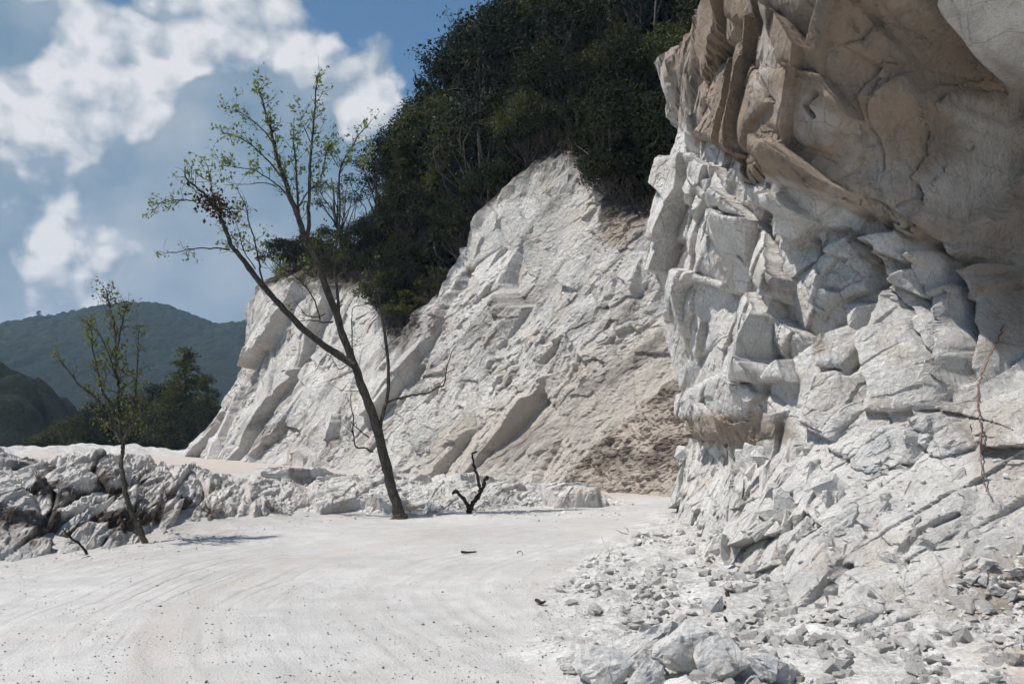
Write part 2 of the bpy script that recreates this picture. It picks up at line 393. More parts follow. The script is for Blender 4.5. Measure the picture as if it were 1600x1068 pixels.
MAT_SOIL = simple_noise_mat("forest_floor_soil", (0.025, 0.02, 0.016), (0.085, 0.066, 0.05), 3.0, 1.0, 1.0, 0.12, obj=False)
def leaf_mat(name, c1, c2, c3, scale=0.8, trans=0.25, rough=0.55):
    m, t, b = new_mat(name)
    P = t.new('ShaderNodeNewGeometry').outputs['Position']
    inf = t.new('ShaderNodeObjectInfo').outputs['Random']
    wn = t.new('ShaderNodeTexWhiteNoise'); wn.noise_dimensions = '3D'
    t.l.new(t.vmath('SNAP', P, (0.09, 0.09, 0.09)), wn.inputs[0])
    col = t.mix(t.rng(t.noise(P, scale, 3, 0.6), 0.36, 0.64), c1, c2)
    col = t.mix(t.math('MULTIPLY', wn.outputs[0], 0.5), col, c3)
    hs = t.new('ShaderNodeHueSaturation'); t.l.new(col, hs.inputs['Color'])
    t.put(hs.inputs['Hue'], t.math('ADD', 0.485, t.math('MULTIPLY', inf, 0.03)))
    t.put(hs.inputs['Value'], t.math('ADD', 0.75, t.math('MULTIPLY', inf, 0.5)))
    t.l.new(hs.outputs[0], b.inputs['Base Color']); b.inputs['Roughness'].default_value = rough; b.inputs['Specular IOR Level'].default_value = 0.08
    tr = t.new('ShaderNodeBsdfTranslucent'); t.l.new(hs.outputs[0], tr.inputs[0])
    mx = t.new('ShaderNodeMixShader'); mx.inputs[0].default_value = trans
    t.l.new(b.outputs[0], mx.inputs[1]); t.l.new(tr.outputs[0], mx.inputs[2])
    out = [n for n in t.n if n.type == 'OUTPUT_MATERIAL'][0]; t.l.new(mx.outputs[0], out.inputs[0])
    return m
MAT_LEAF_SPARSE = leaf_mat("fresh_spring_leaves", (0.12, 0.15, 0.045), (0.20, 0.23, 0.075), (0.15, 0.19, 0.055), 2.0, 0.4)
MAT_LEAF_DEAD = leaf_mat("withered_leaves", (0.045, 0.025, 0.02), (0.075, 0.04, 0.032), (0.03, 0.018, 0.015), 3.0, 0.1)
MAT_LEAF_DARK = leaf_mat("dark_evergreen_leaves", (0.010, 0.016, 0.007), (0.027, 0.034, 0.013), (0.018, 0.024, 0.010), 0.6, 0.12, 0.65)
MAT_LEAF_OLIVE = leaf_mat("olive_leaves", (0.045, 0.055, 0.02), (0.085, 0.09, 0.03), (0.06, 0.07, 0.025), 0.6, 0.18)
MAT_LEAF_CON = leaf_mat("conifer_sprays", (0.040, 0.052, 0.016), (0.105, 0.10, 0.026), (0.06, 0.068, 0.02), 0.5, 0.2)
MAT_LEAF_BRUSH = leaf_mat("brown_brush", (0.05, 0.04, 0.03), (0.10, 0.075, 0.055), (0.06, 0.06, 0.03), 1.0, 0.1)

# ------------------------------------------------------------------ the cliff beside the road
NA = np.array([3.3, 18.5]); NTv = np.array([0.66, -0.7513]); NNv = np.array([-0.7513, -0.66])
def n_sz(P):
    r = P[:2] - NA; return float(r @ NTv), float(P[2]), float(r @ NNv)
NEAR = [(1050,800,20.5),(1085,850,14.8),(1160,935,9.8),(1230,975,8.5),(1400,1010,7.7),(1600,1015,7.5),(1800,1015,7.2),
 (1045,760,20.5),(1110,760,15.6),(1160,770,12.6),(1230,800,10.2),(1300,820,9.4),(1400,830,9.3),(1500,840,9.1),(1600,840,8.9),(1800,840,8.6),
 (1200,880,10.0),(1300,900,9.0),(1400,910,8.5),(1500,920,8.4),(1600,920,8.3),
 (1105,690,18.3),(1160,705,15.0),(1230,715,12.3),(1300,720,10.9),(1400,720,10.5),(1500,720,10.3),(1600,720,10.0),(1800,720,9.8),
 (1095,580,18.4),(1150,560,15.2),(1230,560,13.0),(1300,560,11.6),(1400,560,11.2),(1490,560,11.1),(1600,580,11.4),(1800,580,11.2),
 (1140,640,15.4),(1240,640,12.4),(1350,640,11.0),(1480,640,10.8),(1580,650,10.7),
 (1030,430,19.8),(1100,430,16.6),(1200,430,13.8),(1300,430,12.3),(1400,430,11.9),(1500,430,11.8),(1540,450,12.7),(1600,430,12.8),(1800,430,12.6),
 (1035,300,20),(1100,300,17),(1180,300,14.8),(1260,320,13.6),(1340,350,13.0),(1410,385,12.7),(1500,370,12.9),(1560,300,13.2),(1600,250,13.3),(1800,250,13.0),
 (1045,170,20),(1120,180,16.2),(1200,180,14.6),(1400,200,13.4),(1600,150,12.9),
 (1040,60,20),(1100,60,16.5),(1200,50,14.2),(1400,0,12.5),(1600,0,12),(1050,-150,19.5),(1200,-150,14),(1400,-200,12),(1800,-200,11.5)]
OVER = [(1045,0,18.9),(1040,100,18.9),(1050,-150,18.6),(1092,215,18.6),(1075,60,18.6),(1085,150,18.2),(1140,235,14.6),(1200,270,13.0),(1300,310,11.9),(1400,355,11.4),(1470,310,11.6),(1530,230,12.1),(1580,150,12.3),
 (1150,130,14.6),(1250,150,12.0),(1350,150,11.3),(1450,150,11.1),(1250,30,11.5),(1350,0,10.6),(1450,30,10.8),(1100,-150,15),(1250,-150,11.0),
 (1400,-150,9.9),(1600,-150,9.8),(1800,-150,9.7),(1560,100,11.4),(1700,100,11.4),(1120,30,16.6)]
nearY = rbf_fit([(q[0] / 100, q[1] / 100) for q in NEAR], [q[2] for q in NEAR])
overY = rbf_fit([(q[0] / 100, q[1] / 100) for q in OVER], [q[2] for q in OVER])
def npx(px, py, over=False):
    Y = float((overY if over else nearY)(np.array([px / 100.]), np.array([py / 100.]))[0])
    return n_sz(at(px, py, Y))
ctl = [n_sz(at(*q)) for q in NEAR] + [tuple(np.array(n_sz(at(*q))) + (0, -0.5, 0.45)) for q in NEAR[:7]]
d_main = rbf_fit([c[:2] for c in ctl], [c[2] for c in ctl], 0.02)
octl = [n_sz(at(*q)) for q in OVER]
d_over = rbf_fit([c[:2] for c in octl], [c[2] for c in octl], 0.05)
sil = [(1052,-150),(1045,0),(1055,60),(1037,100),(1062,160),(1090,215),(1095,232),(1060,262),(1037,300),(1030,350),(1026,420),(1050,480),
       (1064,520),(1088,570),(1106,600),(1105,660),(1098,690),(1075,740),(1045,785),(1038,805)]
silP = sorted([n_sz(at(px, py, 20.0)) for px, py in sil], key=lambda q: q[1])
gs = np.concatenate([np.linspace(-6, -3.4, 14, endpoint=False), np.linspace(-3.4, 9.3, 820, endpoint=False), np.linspace(9.3, 16, 50)])
gz = np.concatenate([np.linspace(-0.5, 7.4, 590, endpoint=False), np.linspace(7.4, 11.5, 50)])
S, Z = np.meshgrid(gs, gz, indexing='ij'); S = S.astype(np.float32); Z = Z.astype(np.float32)
# ragged outlines: the polygon tests read a slightly shaken position
wS = S + 0.06 * fbm(S * 2.2, Z * 2.2, 41, 4); wZ = Z + 0.06 * fbm(S * 2.2, Z * 2.2, 47, 4)
D = d_main(S, Z)
over_poly = [npx(px, py, True)[:2] for px, py in [(1000,-200),(1000,0),(1000,100),(1040,170),(1090,218),(1110,232),(1160,252),(1166,280),(1222,283),(1290,312),(1340,330),
             (1380,358),(1408,372),(1435,360),(1470,315),(1520,245),(1560,180),(1590,135),(1640,100),(1850,80),(1850,-220)]]
sd_over = poly_sdf(wS, wZ, over_poly)
j1, _, _ = facets(S, Z, .55, 601, .3, 1.3, .2, .22, .5); j2, _, _ = facets(S, Z, .2, 607, .3, 1.3, .2, .22, .5)
sd_over = sd_over + 0.45 * j1 + 0.5 * j2
over_in = sd_over > 0
lip = 0.30 * np.exp(-np.maximum(sd_over, 0) / 0.10)            # its lower rim is rounded off
d_o = d_over(S, Z)
D = np.where(over_in, np.maximum(d_o - lip, D), D)
for w_, f_ in ((.30, .62), (.62, .30)):                        # stepped ledges in the hollow behind its right-hand rim
    ring = (sd_over <= (0 if w_ < .5 else -.30)) & (sd_over > -w_) & (S > 3.2)
    D = np.where(ring, D + np.maximum(d_o - D, 0) * f_, D)
tint = np.zeros(S.shape + (3,), np.float32)
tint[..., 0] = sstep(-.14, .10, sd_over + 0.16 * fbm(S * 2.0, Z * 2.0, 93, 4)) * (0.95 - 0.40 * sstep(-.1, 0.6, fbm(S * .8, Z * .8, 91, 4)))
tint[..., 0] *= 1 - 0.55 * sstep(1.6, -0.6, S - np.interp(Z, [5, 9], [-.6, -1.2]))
# blocks and slabs that stand proud of the face: outline, how far out, tilt along and up
BL = [([(1300,470),(1362,463),(1347,520),(1312,577),(1286,570),(1290,520)], .22, -.25, .05, 0),
 ([(1262,430),(1330,385),(1380,372),(1392,400),(1340,450),(1290,470),(1264,500)], .32, .2, .25, 0),
 ([(1340,472),(1372,438),(1420,455),(1442,480),(1480,500),(1500,540),(1482,580),(1482,640),(1332,642),(1326,560)], .15, .05, -.06, 0),
 ([(1376,385),(1514,380),(1514,470),(1470,500),(1440,470),(1400,440),(1372,430)], .38, .02, .30, 0),
 ([(1040,250),(1085,240),(1120,320),(1140,400),(1110,430),(1070,370),(1030,380),(1028,320)], .22, -.1, .05, 0),
 ([(1085,245),(1130,262),(1190,345),(1130,330),(1095,300)], .25, .3, .3, 0),
 ([(1110,330),(1190,345),(1246,440),(1240,475),(1200,450),(1140,400)], .34, .25, .3, 0),
 ([(1195,345),(1300,325),(1330,360),(1260,390),(1230,410)], .25, .1, .35, 0),
 ([(1142,480),(1190,460),(1250,520),(1262,600),(1200,600),(1150,540)], .30, .1, .12, 0),
 ([(1078,420),(1130,440),(1140,520),(1110,560),(1080,500)], .22, -.2, .1, 0),
 ([(1104,620),(1150,580),(1210,600),(1252,640),(1242,678),(1200,693),(1150,690),(1104,682)], .28, -.1, .10, 0),
 ([(1286,580),(1325,575),(1330,640),(1300,690),(1270,660)], .2, -.35, -.1, 0),
 ([(1290,700),(1380,662),(1440,672),(1432,722),(1350,742)], .22, .1, .3, 0),
 ([(1440,640),(1500,655),(1530,700),(1470,715),(1430,690)], .18, 0, .2, 0),
 ([(1372,780),(1450,742),(1532,760),(1502,830),(1412,870),(1372,880)], .2, .05, .2, 0),
 ([(1282,930),(1330,890),(1402,900),(1422,960),(1382,1000),(1292,992)], .36, .1, .25, 0),
 ([(1182,850),(1272,830),(1292,900),(1222,960),(1162,930)], .1, .05, .05, 0),
 ([(1240,760),(1340,750),(1360,830),(1280,840)], .16, -.15, .1, 0),
 ([(1562,622),(1640,600),(1650,700),(1542,692),(1530,642)], .3, .1, -.2, 0),
 ([(1500,860),(1600,800),(1660,820),(1600,900),(1520,920)], .18, .05, .1, 0),
 ([(1040,95),(1075,50),(1100,120),(1098,205),(1070,165)], .12, 0, .05, 1),
 ([(1122,100),(1170,62),(1186,106),(1240,170),(1192,196),(1160,246),(1110,222)], .22, -.1, -.1, 1),
 ([(1330,150),(1350,90),(1400,80),(1420,140),(1400,300),(1370,330),(1345,250)], .16, .25, 0, 1),
 ([(1410,100),(1440,60),(1500,110),(1520,180),(1480,280),(1430,330),(1405,260)], .22, -.15, .05, 1),
 ([(1220,20),(1300,-60),(1330,60),(1300,130),(1240,110)], .2, -.1, .1, 1),
 ([(1192,112),(1290,118),(1332,182),(1292,240),(1202,204)], .16, .2, .1, 1),
 ([(1190,215),(1300,250),(1326,312),(1240,272),(1182,246)], .12, -.1, .05, 1),
 ([(1310,70),(1345,20),(1420,40),(1400,85),(1345,95)], .18, .1, -.2, 1),
 ([(1440,300),(1500,225),(1545,170),(1530,235),(1470,315)], .2, -.2, .0, 1),
 ([(1484,8),(1560,-25),(1700,-40),(1700,118),(1600,121),(1550,115),(1502,76),(1480,34)], .75, 0, .0, 1)]
for poly, off, ts, tz, ov in BL:
    q = np.array([npx(px, py, bool(ov))[:2] for px, py in poly], np.float32); c = q.mean(0); r = np.ptp(q, axis=0).max()
    a0, a1 = np.searchsorted(gs, [c[0] - r, c[0] + r]); b0, b1 = np.searchsorted(gz, [c[1] - r, c[1] + r])
    sl = (slice(a0, a1), slice(b0, b1))
    sd = poly_sdf(wS[sl], wZ[sl], q)
    up = off + ts * (S[sl] - c[0]) + tz * (Z[sl] - c[1])
    ok = (sd > 0) & (over_in[sl] if ov else ~over_in[sl])
    D[sl] += np.where(ok, np.maximum(up - 0.10 * np.exp(-np.maximum(sd, 0) / 0.05), 0.02), 0)
# open joints
CR = [([(1520,370),(1517,450),(1510,500),(1498,560),(1496,590)], .05, .55), ([(1375,430),(1400,470),(1440,530),(1475,600),(1485,640)], .014, .12),
 ([(1362,463),(1345,520),(1312,580)], .03, .25), ([(1290,380),(1285,410),(1260,440)], .03, .3), ([(1340,450),(1372,432),(1390,400)], .02, .2),
 ([(1440,480),(1450,400)], .015, .12), ([(1400,880),(1402,930),(1385,960)], .03, .3),
 ([(1400,866),(1450,830),(1500,805)], .03, .25), ([(1110,340),(1105,400),(1090,450)], .02, .15), ([(1300,890),(1310,930)], .03, .3),
 ([(1180,770),(1170,800)], .03, .3), ([(1240,300),(1258,330),(1235,350)], .015, .2), ([(1455,560),(1460,500)], .01, .06)]
for pts, w, dep in CR:
    q = [npx(px, py)[:2] for px, py in pts]
    dd = seg_dist(wS, wZ, q); D -= np.where(over_in, 0, dep * np.exp(-(dd / w) ** 2))
OC = [([(1440,60),(1425,130),(1415,190),(1412,260)], .02, .1), ([(1290,150),(1272,170),(1280,185)], .03, .15), ([(1350,120),(1345,180),(1360,260)], .02, .06),
      ([(1190,105),(1215,140),(1240,170)], .02, .05)]
for pts, w, dep in OC:
    dd = seg_dist(wS, wZ, [npx(px, py, True)[:2] for px, py in pts]); D -= np.where(over_in, dep * np.exp(-(dd / w) ** 2), 0)
# broken relief at four sizes
k = np.where(over_in, 0.95 - 0.55 * sstep(1.4, 0.0, S), 1.0)
low = sstep(2.4, 0.6, Z)
f1, e1, _ = facets(S, Z, 1.3, 3, -0.4, 1.5, 0.18, 0.10, 0.62)
f2, e2, _ = facets(S, Z, 0.52, 9, -0.5, 1.8, 0.2, 0.13, 0.55)
f3, e3, _ = facets(S, Z, 0.20, 21, -0.5, 1.6, 0.25, 0.16, 0.6)
f4, e4, _ = facets(S, Z, 0.085, 33, -0.3, 1.3, 0.25, 0.18, 0.6)
m2 = sstep(-0.25, 0.35, fbm(S * .6, Z * .6, 51, 3)); m3 = sstep(-0.2, 0.4, fbm(S * .9 + 9, Z * .9, 57, 3))
D += k * ((1.0 - 0.45 * sstep(1.9, 1.1, Z)) * f1 + (0.18 + 0.72 * m2) * f2 + (0.10 + 0.6 * m3 * m2 + 0.18 * low) * f3 + (0.10 + 0.35 * m3 + 0.12 * low) * f4)
D -= k * (0.05 * np.exp(-e1 / 0.02) * (0.3 + m2) + 0.03 * np.exp(-e2 / 0.035) * m3)
D += k * 0.012 * fbm(S * 3, Z * 3, 61, 5, 0.6)
D = relax(D, np.gradient(gs), np.gradient(gz), 4.5, 1)
Dr = relax(D, np.gradient(gs), np.gradient(gz), 3.0, 5); wr = np.maximum(sstep(.55, .2, np.abs(sd_over)) * sstep(3.0, 5.0, S), sstep(-.02, .05, sd_over) * sstep(1.6, 0.4, S)); D = D * (1 - wr) + Dr * wr
Dr = relax(D, np.gradient(gs), np.gradient(gz), 0.9, 16); wr = sstep(.02, .2, sd_over) * sstep(2.0, 1.0, S); D = D * (1 - wr) + (Dr + 0.5 * f2 + 0.35 * f3) * wr
# the outer corner of the cliff, past which it turns away from the road
se = np.interp(gz, [q[1] for q in silP], [q[0] for q in silP])[None, :] + 0.05 * fbm(Z * 1.4, S * 0 + 3.3, 71, 3)
D -= 3.0 * np.maximum(0, se - S)
D -= 2.0 * np.maximum(0, Z - 9.0)
XY = NA[None, None] + S[..., None] * NTv + D[..., None] * NNv
V = np.concatenate([XY, Z[..., None]], -1).reshape(-1, 3).astype(np.float32)
def zone(ch, poly, amt, soft=0.12, over=False):
    q = [npx(px, py, over)[:2] for px, py in poly]
    tint[..., ch] = np.maximum(tint[..., ch], amt * sstep(-soft, soft, poly_sdf(wS, wZ, q)))
zone(0, [(1104,655),(1150,640),(1250,650),(1265,690),(1180,705),(1104,690)], .8)
zone(0, [(1275,505),(1300,500),(1300,550),(1278,560)], .7, .05)
zone(0, [(1285,580),(1325,585),(1310,650),(1270,680)], .35)
zone(0, [(1440,370),(1500,300),(1560,200),(1650,120),(1700,520),(1540,560),(1515,400)], .72, .25)
zone(0, [(1360,370),(1395,375),(1385,420),(1362,425)], .6, .04)
zone(0, [(1200,400),(1250,420),(1245,470),(1215,450)], .4, .06)
zone(0, [(1050,240),(1085,250),(1080,285),(1050,290)], .35, .1)
zone(2, [(1480,620),(1620,640),(1640,780),(1560,780),(1490,690)], .55, .2)
zone(2, [(1470,900),(1560,870),(1680,840),(1680,1060),(1480,1060)], .95, .25)
zone(1, [(1520,930),(1580,880),(1680,860),(1680,1060),(1520,1060)], .40, .3)
zone(2, [(1100,870),(1180,860),(1190,930),(1110,930)], .4, .2)
zone(0, [(1100,900),(1130,880),(1150,920),(1110,940)], .6, .08)
zone(2, [(1120,700),(1180,700),(1200,780),(1130,770)], .25, .15)
# the lit white corner block within the stained overhang keeps its own pale colour
qq = [npx(px, py, True)[:2] for px, py in BL[-1][0]]
sdb = poly_sdf(wS, wZ, qq)
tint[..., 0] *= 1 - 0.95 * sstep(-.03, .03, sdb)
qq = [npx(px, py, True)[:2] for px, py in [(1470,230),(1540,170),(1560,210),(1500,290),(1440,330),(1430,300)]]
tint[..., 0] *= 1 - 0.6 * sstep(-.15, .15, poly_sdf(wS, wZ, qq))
FQ = grid_faces(len(gs), len(gz)); tf = tint.reshape(-1, 3); oi = over_in.reshape(-1)
inn = oi[FQ].all(1); blk = inn & ((sdb > 0).reshape(-1))[FQ].all(1)
cv, cf, ca = compact(V, FQ[~inn], {'tint': tf})
near_cliff = link("cliff", raw_mesh("cliff", cv, cf, ca), MAT_ROCK, kind='structure',
                  label="broken white marble cliff rising beside the road on the right", category="cliff")
cv, cf, ca = compact(V, FQ[inn & ~blk], {'tint': tf})
over_o = link("overhang", raw_mesh("overhang", cv, cf, ca), MAT_ROCK, near_cliff, label="brown stained overhang at the top of the cliff")
cv, cf, ca = compact(V, FQ[blk], {'tint': tf})
link("corner_block", raw_mesh("corner_block", cv, cf, ca), MAT_ROCK, over_o, label="pale block set in the upper right of the overhang")
del V, XY, tint

# ------------------------------------------------------------------ the cliff across the bend, with the wooded slope above it
FA = np.array([5.0, 27.5]); FT = np.array([0.611, -0.7916]); FN = np.array([-0.7916, -0.611])
def f_sz(P):
    r = P[:2] - FA; return float(r @ FT), float(P[2]), float(r @ FN)
FAR = [(290,716,62),(400,735,50),(600,748,38.5),(800,758,33),(950,768,29.2),(1050,775,27),(1200,780,24.5),(1400,790,21.5),
 (330,650,61),(420,650,53.5),(520,650,46.5),(640,660,40),(760,660,36.3),(880,680,32.3),(1000,690,29.4),(1100,690,27.6),(1300,690,24.6),
 (383,560,60),(500,560,51.5),(620,560,43.5),(700,560,40.6),(800,560,37.4),(900,560,34.3),(1000,560,31.4),(1100,560,29.2),(1300,560,26),
 (384,470,59.6),(440,480,56),(520,500,51),(600,520,46),(700,480,42),(800,440,39.6),(900,440,37),(1000,440,33.5),(1100,440,31),(1300,440,28),
 (398,440,58.5),(740,345,43),(800,290,42),(860,300,40.3),(900,243,41),(960,340,36.5),(900,330,39),(1020,335,35),(1150,330,32)]
farY = rbf_fit([(q[0] / 100, q[1] / 100) for q in FAR], [q[2] for q in FAR])
def fpx(px, py):
    return f_sz(at(px, py, float(farY(np.array([px / 100.]), np.array([py / 100.]))[0])))
fc = [f_sz(at(*q)) for q in FAR]
d_far = rbf_fit([c[:2] for c in fc], [c[2] for c in fc], 0.03)
gs = np.concatenate([np.linspace(-50, -44, 14, endpoint=False), np.linspace(-44, 2.5, 860, endpoint=False), np.linspace(2.5, 16, 60)])
gz = np.concatenate([np.linspace(-0.6, 11.6, 330, endpoint=False), np.linspace(11.6, 34, 60)])
S, Z = np.meshgrid(gs, gz, indexing='ij'); S = S.astype(np.float32); Z = Z.astype(np.float32)
TOP = [(380,445,60),(430,432,56.5),(480,440,53.3),(540,447,50),(590,455,47.6),(612,500,46),(628,535,45),(655,495,44.2),(690,450,43.4),(715,385,43.2),(740,345,43),
 (775,310,42.5),(800,290,42),(850,258,41.5),(900,243,41),(940,265,39.4),(960,305,37.6),(985,330,36.6),(1020,335,35),(1060,330,33.8),(1150,330,31.5),(1300,330,29)]
tp = sorted([f_sz(at(*q)) for q in TOP])
zt = np.interp(gs, [q[0] for q in tp], [q[1] for q in tp]).astype(np.float32)[:, None] + 0.35 * fbm(S * 0.8, S * 0 + .3, 5, 4)
Zc = np.minimum(Z, zt)
D = d_far(S, Zc)
above = np.maximum(Z - zt, 0)
f1, e1, _ = facets(S, Zc, 3.2, 103, -0.65, 1.7, 0.2, 0.09, 0.45)
f2, e2, _ = facets(S, Zc, 1.2, 109, 0.3, 1.3, 0.25, 0.13, 0.5)
f3, e3, _ = facets(S, Zc, 0.48, 121, -0.7, 1.5, 0.28, 0.16, 0.6)
f4, e4, _ = facets(S, Zc, 0.18, 133, -0.8, 1.5, 0.25, 0.18, 0.6)
m2 = sstep(-0.25, 0.35, fbm(S * .25, Zc * .25, 151, 3)); m3 = np.clip(sstep(-0.05, 0.45, fbm(S * .35 + 9, Zc * .35, 157, 4)) * .9 + .45 * sstep(-22, -12, S) * sstep(9, 6, Zc), 0, 1)
rock = 0.8 * f1 + (0.08 + 0.6 * m2) * f2 + (0.04 + 0.75 * m3) * f3 + (0.10 + 0.65 * m3) * f4 + 0.06 * fbm(S * .9, Zc * .9, 159, 5, .6)
rock -= 0.10 * np.exp(-e1 / 0.025) * (0.2 + m2) + 0.05 * np.exp(-e2 / 0.04) * m3
# cut of the digger: fine slanting scores on the smoother panels
sc_ = np.sin((S * 0.75 - Zc * 0.9) * 9 + 3 * fbm(S * .8, Zc * .8, 161, 3)) * 0.025
# loose slope of spilled earth by the bend
spill = [fpx(px, py)[:2] for px, py in [(845,795),(885,735),(940,680),(1000,635),(1060,585),(1130,570),(1250,600),(1250,800)]]
sp = sstep(-0.5, 0.5, poly_sdf(S + 0.5 * fbm(S * .7, Z * .7, 171, 3), Z + 0.4 * fbm(S * .7 + 5, Z * .7, 173, 3), spill))
earth = 0.25 * fbm(S * 1.2, Zc * 1.2, 175, 5, 0.65) + 0.5 * f4 + 0.22 * np.abs(fbm(S * 3.0, Zc * 3.0, 177, 4, 0.6))
D += rock * (1 - 0.85 * sp) + earth * sp
D += sp * 0.3
D -= 1.15 * above - 0.35 * fbm(S * .5, Z * .5, 181, 4) * np.minimum(above, 1)
D += 0.45 * np.exp(-((Z - zt + 0.25) / 0.35) ** 2) * (0.4 + fbm(S * 1.1, Z * 0, 183, 3))       # turf lip hanging over
edge = sorted([f_sz(at(*q)) for q in [(286,722,62),(330,650,61),(355,610,60.6),(383,560,60),(388,530,60),(384,470,59.5),(396,442,58.8),(420,428,58)]], key=lambda q: q[1])
ez = [q[1] for q in edge] + [11.6, 13.5, 16, 40]; es = [q[0] for q in edge] + [-34, -30.5, -28.7, -28.5]
se = np.interp(gz, ez, es)[None, :] + 0.15 * fbm(Z * .9, S * 0 + 1.7, 187, 4)
D -= np.where(Z > 11, 1.6, 2.5) * np.maximum(0, se - S)
D = relax(D, np.gradient(gs), np.gradient(gz), 2.2, 4)
XY = FA[None, None] + S[..., None] * FT + D[..., None] * FN
V = np.concatenate([XY, Z[..., None]], -1).reshape(-1, 3).astype(np.float32)
tint = np.zeros(S.shape + (3,), np.float32)
wS = S + 0.3 * fbm(S * 1., Z * 1., 191, 4); wZ = Z + 0.3 * fbm(S * 1. + 7, Z * 1., 193, 4)
def fzone(ch, poly, amt, soft=0.4):
    q = [fpx(px, py)[:2] for px, py in poly]
    tint[..., ch] = np.maximum(tint[..., ch], amt * sstep(-soft, soft, poly_sdf(wS, wZ, q)))
tint[..., 1] = np.maximum(0.85 * sstep(-0.7, 0.05, wZ - zt - 0.1), 0)
tint[..., 2] = np.maximum(0.95 * sp, 0.30 * sstep(-.2, .5, fbm(S * .3, Z * .5, 195, 4)))
tint[..., 1] = np.maximum(tint[..., 1], 0.62 * sp * sstep(-.3, .3, fbm(S * .8, Z * .8, 197, 4)))
tint[..., 1] = np.maximum(tint[..., 1], 0.50 * sstep(0, .5, fbm(S * .5 - Z * .4, Z * .22, 199, 5, .65)))
fzone(2, [(720,640),(900,560),(1050,480),(1120,600),(1000,700),(900,770),(640,752)], .55, .8)
fzone(1, [(600,450),(690,440),(660,480),(640,560),(615,545)], .75, .35)
fzone(1, [(940,250),(1030,320),(1000,350),(950,330)], .8, .35)
fzone(0, [(960,320),(1010,345),(985,390),(940,380)], .8, .3)
fzone(0, [(780,300),(820,280),(800,320)], .55, .3)
fzone(1, [(800,270),(900,240),(960,280),(940,320),(880,290),(840,330)], .34, .6)
fzone(1, [(620,560),(700,500),(740,500),(660,600)], .25, .5)
fzone(2, [(820,250),(930,260),(960,420),(860,420)], .2, .5)
FQ = grid_faces(len(gs), len(gz)); tf = tint.reshape(-1, 3); sm = ((Z - zt) > 0.35).reshape(-1)
soil = sm[FQ].all(1)
cv, cf, ca = compact(V, FQ[~soil], {'tint': tf})
link("quarry_cliff", raw_mesh("quarry_cliff", cv, cf, ca), MAT_FAR, kind='structure',
     label="tall white quarry cliff across the bend below the dark woods", category="cliff")
cv, cf, ca = compact(V, FQ[soil], {'tint': tf})
VH = V.reshape(len(gs), len(gz), 3).copy(); gsH, gzH, ztH = gs.copy(), gz.copy(), zt.copy()
link("hillside", raw_mesh("hillside", cv, cf, None), MAT_SOIL, kind='structure', label="steep dark soil slope under the trees above the quarry cliff", category="hillside")
del V, XY, tint

# ------------------------------------------------------------------ ground: road, aprons, ledge
GC = [(0,3,0),(-6,3,0),(6,3,.35),(12,3,.9),(-12,3,0),(-20,6,.3),(0,6,0),(-4,7,0),(-8,8,0),(-3,10,0),(0,9,0),(-5,12.5,0),(-2,14,0),(1,13,0),(-3,17.5,0),(0,17,0),(2,18,0),(0,20.5,0),(2.8,21,0),
 (0.5,7.2,.03),(0.45,9,.03),(0.7,11.3,.02),(1.3,14,.02),(2.2,17,.03),(1.5,8.2,.07),(2.3,9.8,.16),(2.6,14.6,.15),(3.4,20,.05),(2.4,8.2,.08),(3.3,7.2,.08),(4.2,6.4,.15),(5.5,5,.35),(9,6,.9),(6,9,.2),(3.2,9.5,.1),(3.5,12,.1),
 (4,24,0),(6,25,0),(9,22,0),(2,26.5,0),(0,29.5,.02),(-3,33,.05),(-6,37,.1),(-11,46,.2),(-17,56,.25),(-22,62,.28),
 (-8.2,16.4,1.2),(-6.5,20.4,.8),(-4.9,22.4,.62),(-2.9,23.4,.48),(-.8,24.3,.26),(.8,24.8,.1),(2.6,23.6,0),
 (-11,14,1.3),(-14,13,1.3),(-10,20,1.05),(-14,22,.9),(-9,26,.6),(-6,28,.35),(-3,28,.15),(-12,34,.5),(-18,40,.45),(-24,34,.9),(-16,50,.3),(-26,52,.5),(-30,60,.4),(-24,70,.3),(-14,72,.0),(-36,70,.6),(0,40,0),(10,40,0),(0,60,0),(20,60,0),(30,20,0),
 (-6.6,12.9,0),(-5.4,14.7,0),(-4.2,19,0),(-2.3,20,0),(.6,22.2,0),(-8.7,10.6,0),(-12,9.5,0.1)]
g_z = rbf_fit([c[:2] for c in GC], [c[2] for c in GC], 0.3)
th = np.radians(np.linspace(-50, 50, 620)); rr = np.exp(np.linspace(math.log(3.0), math.log(92), 430))
TH, R = np.meshgrid(th, rr, indexing='ij'); X = (R * np.sin(TH)).astype(np.float32); Y = (R * np.cos(TH)).astype(np.float32)
apron = [(0.3,5.5),(0.3,8.5),(0.55,11.5),(1.3,14.5),(2.4,18),(3.1,21.5),(6,21),(9,4),(0.8,4)]
ledge = [(-60,50),(-60,68),(-36,68),(-24,66),(-17,62),(-22,60)]
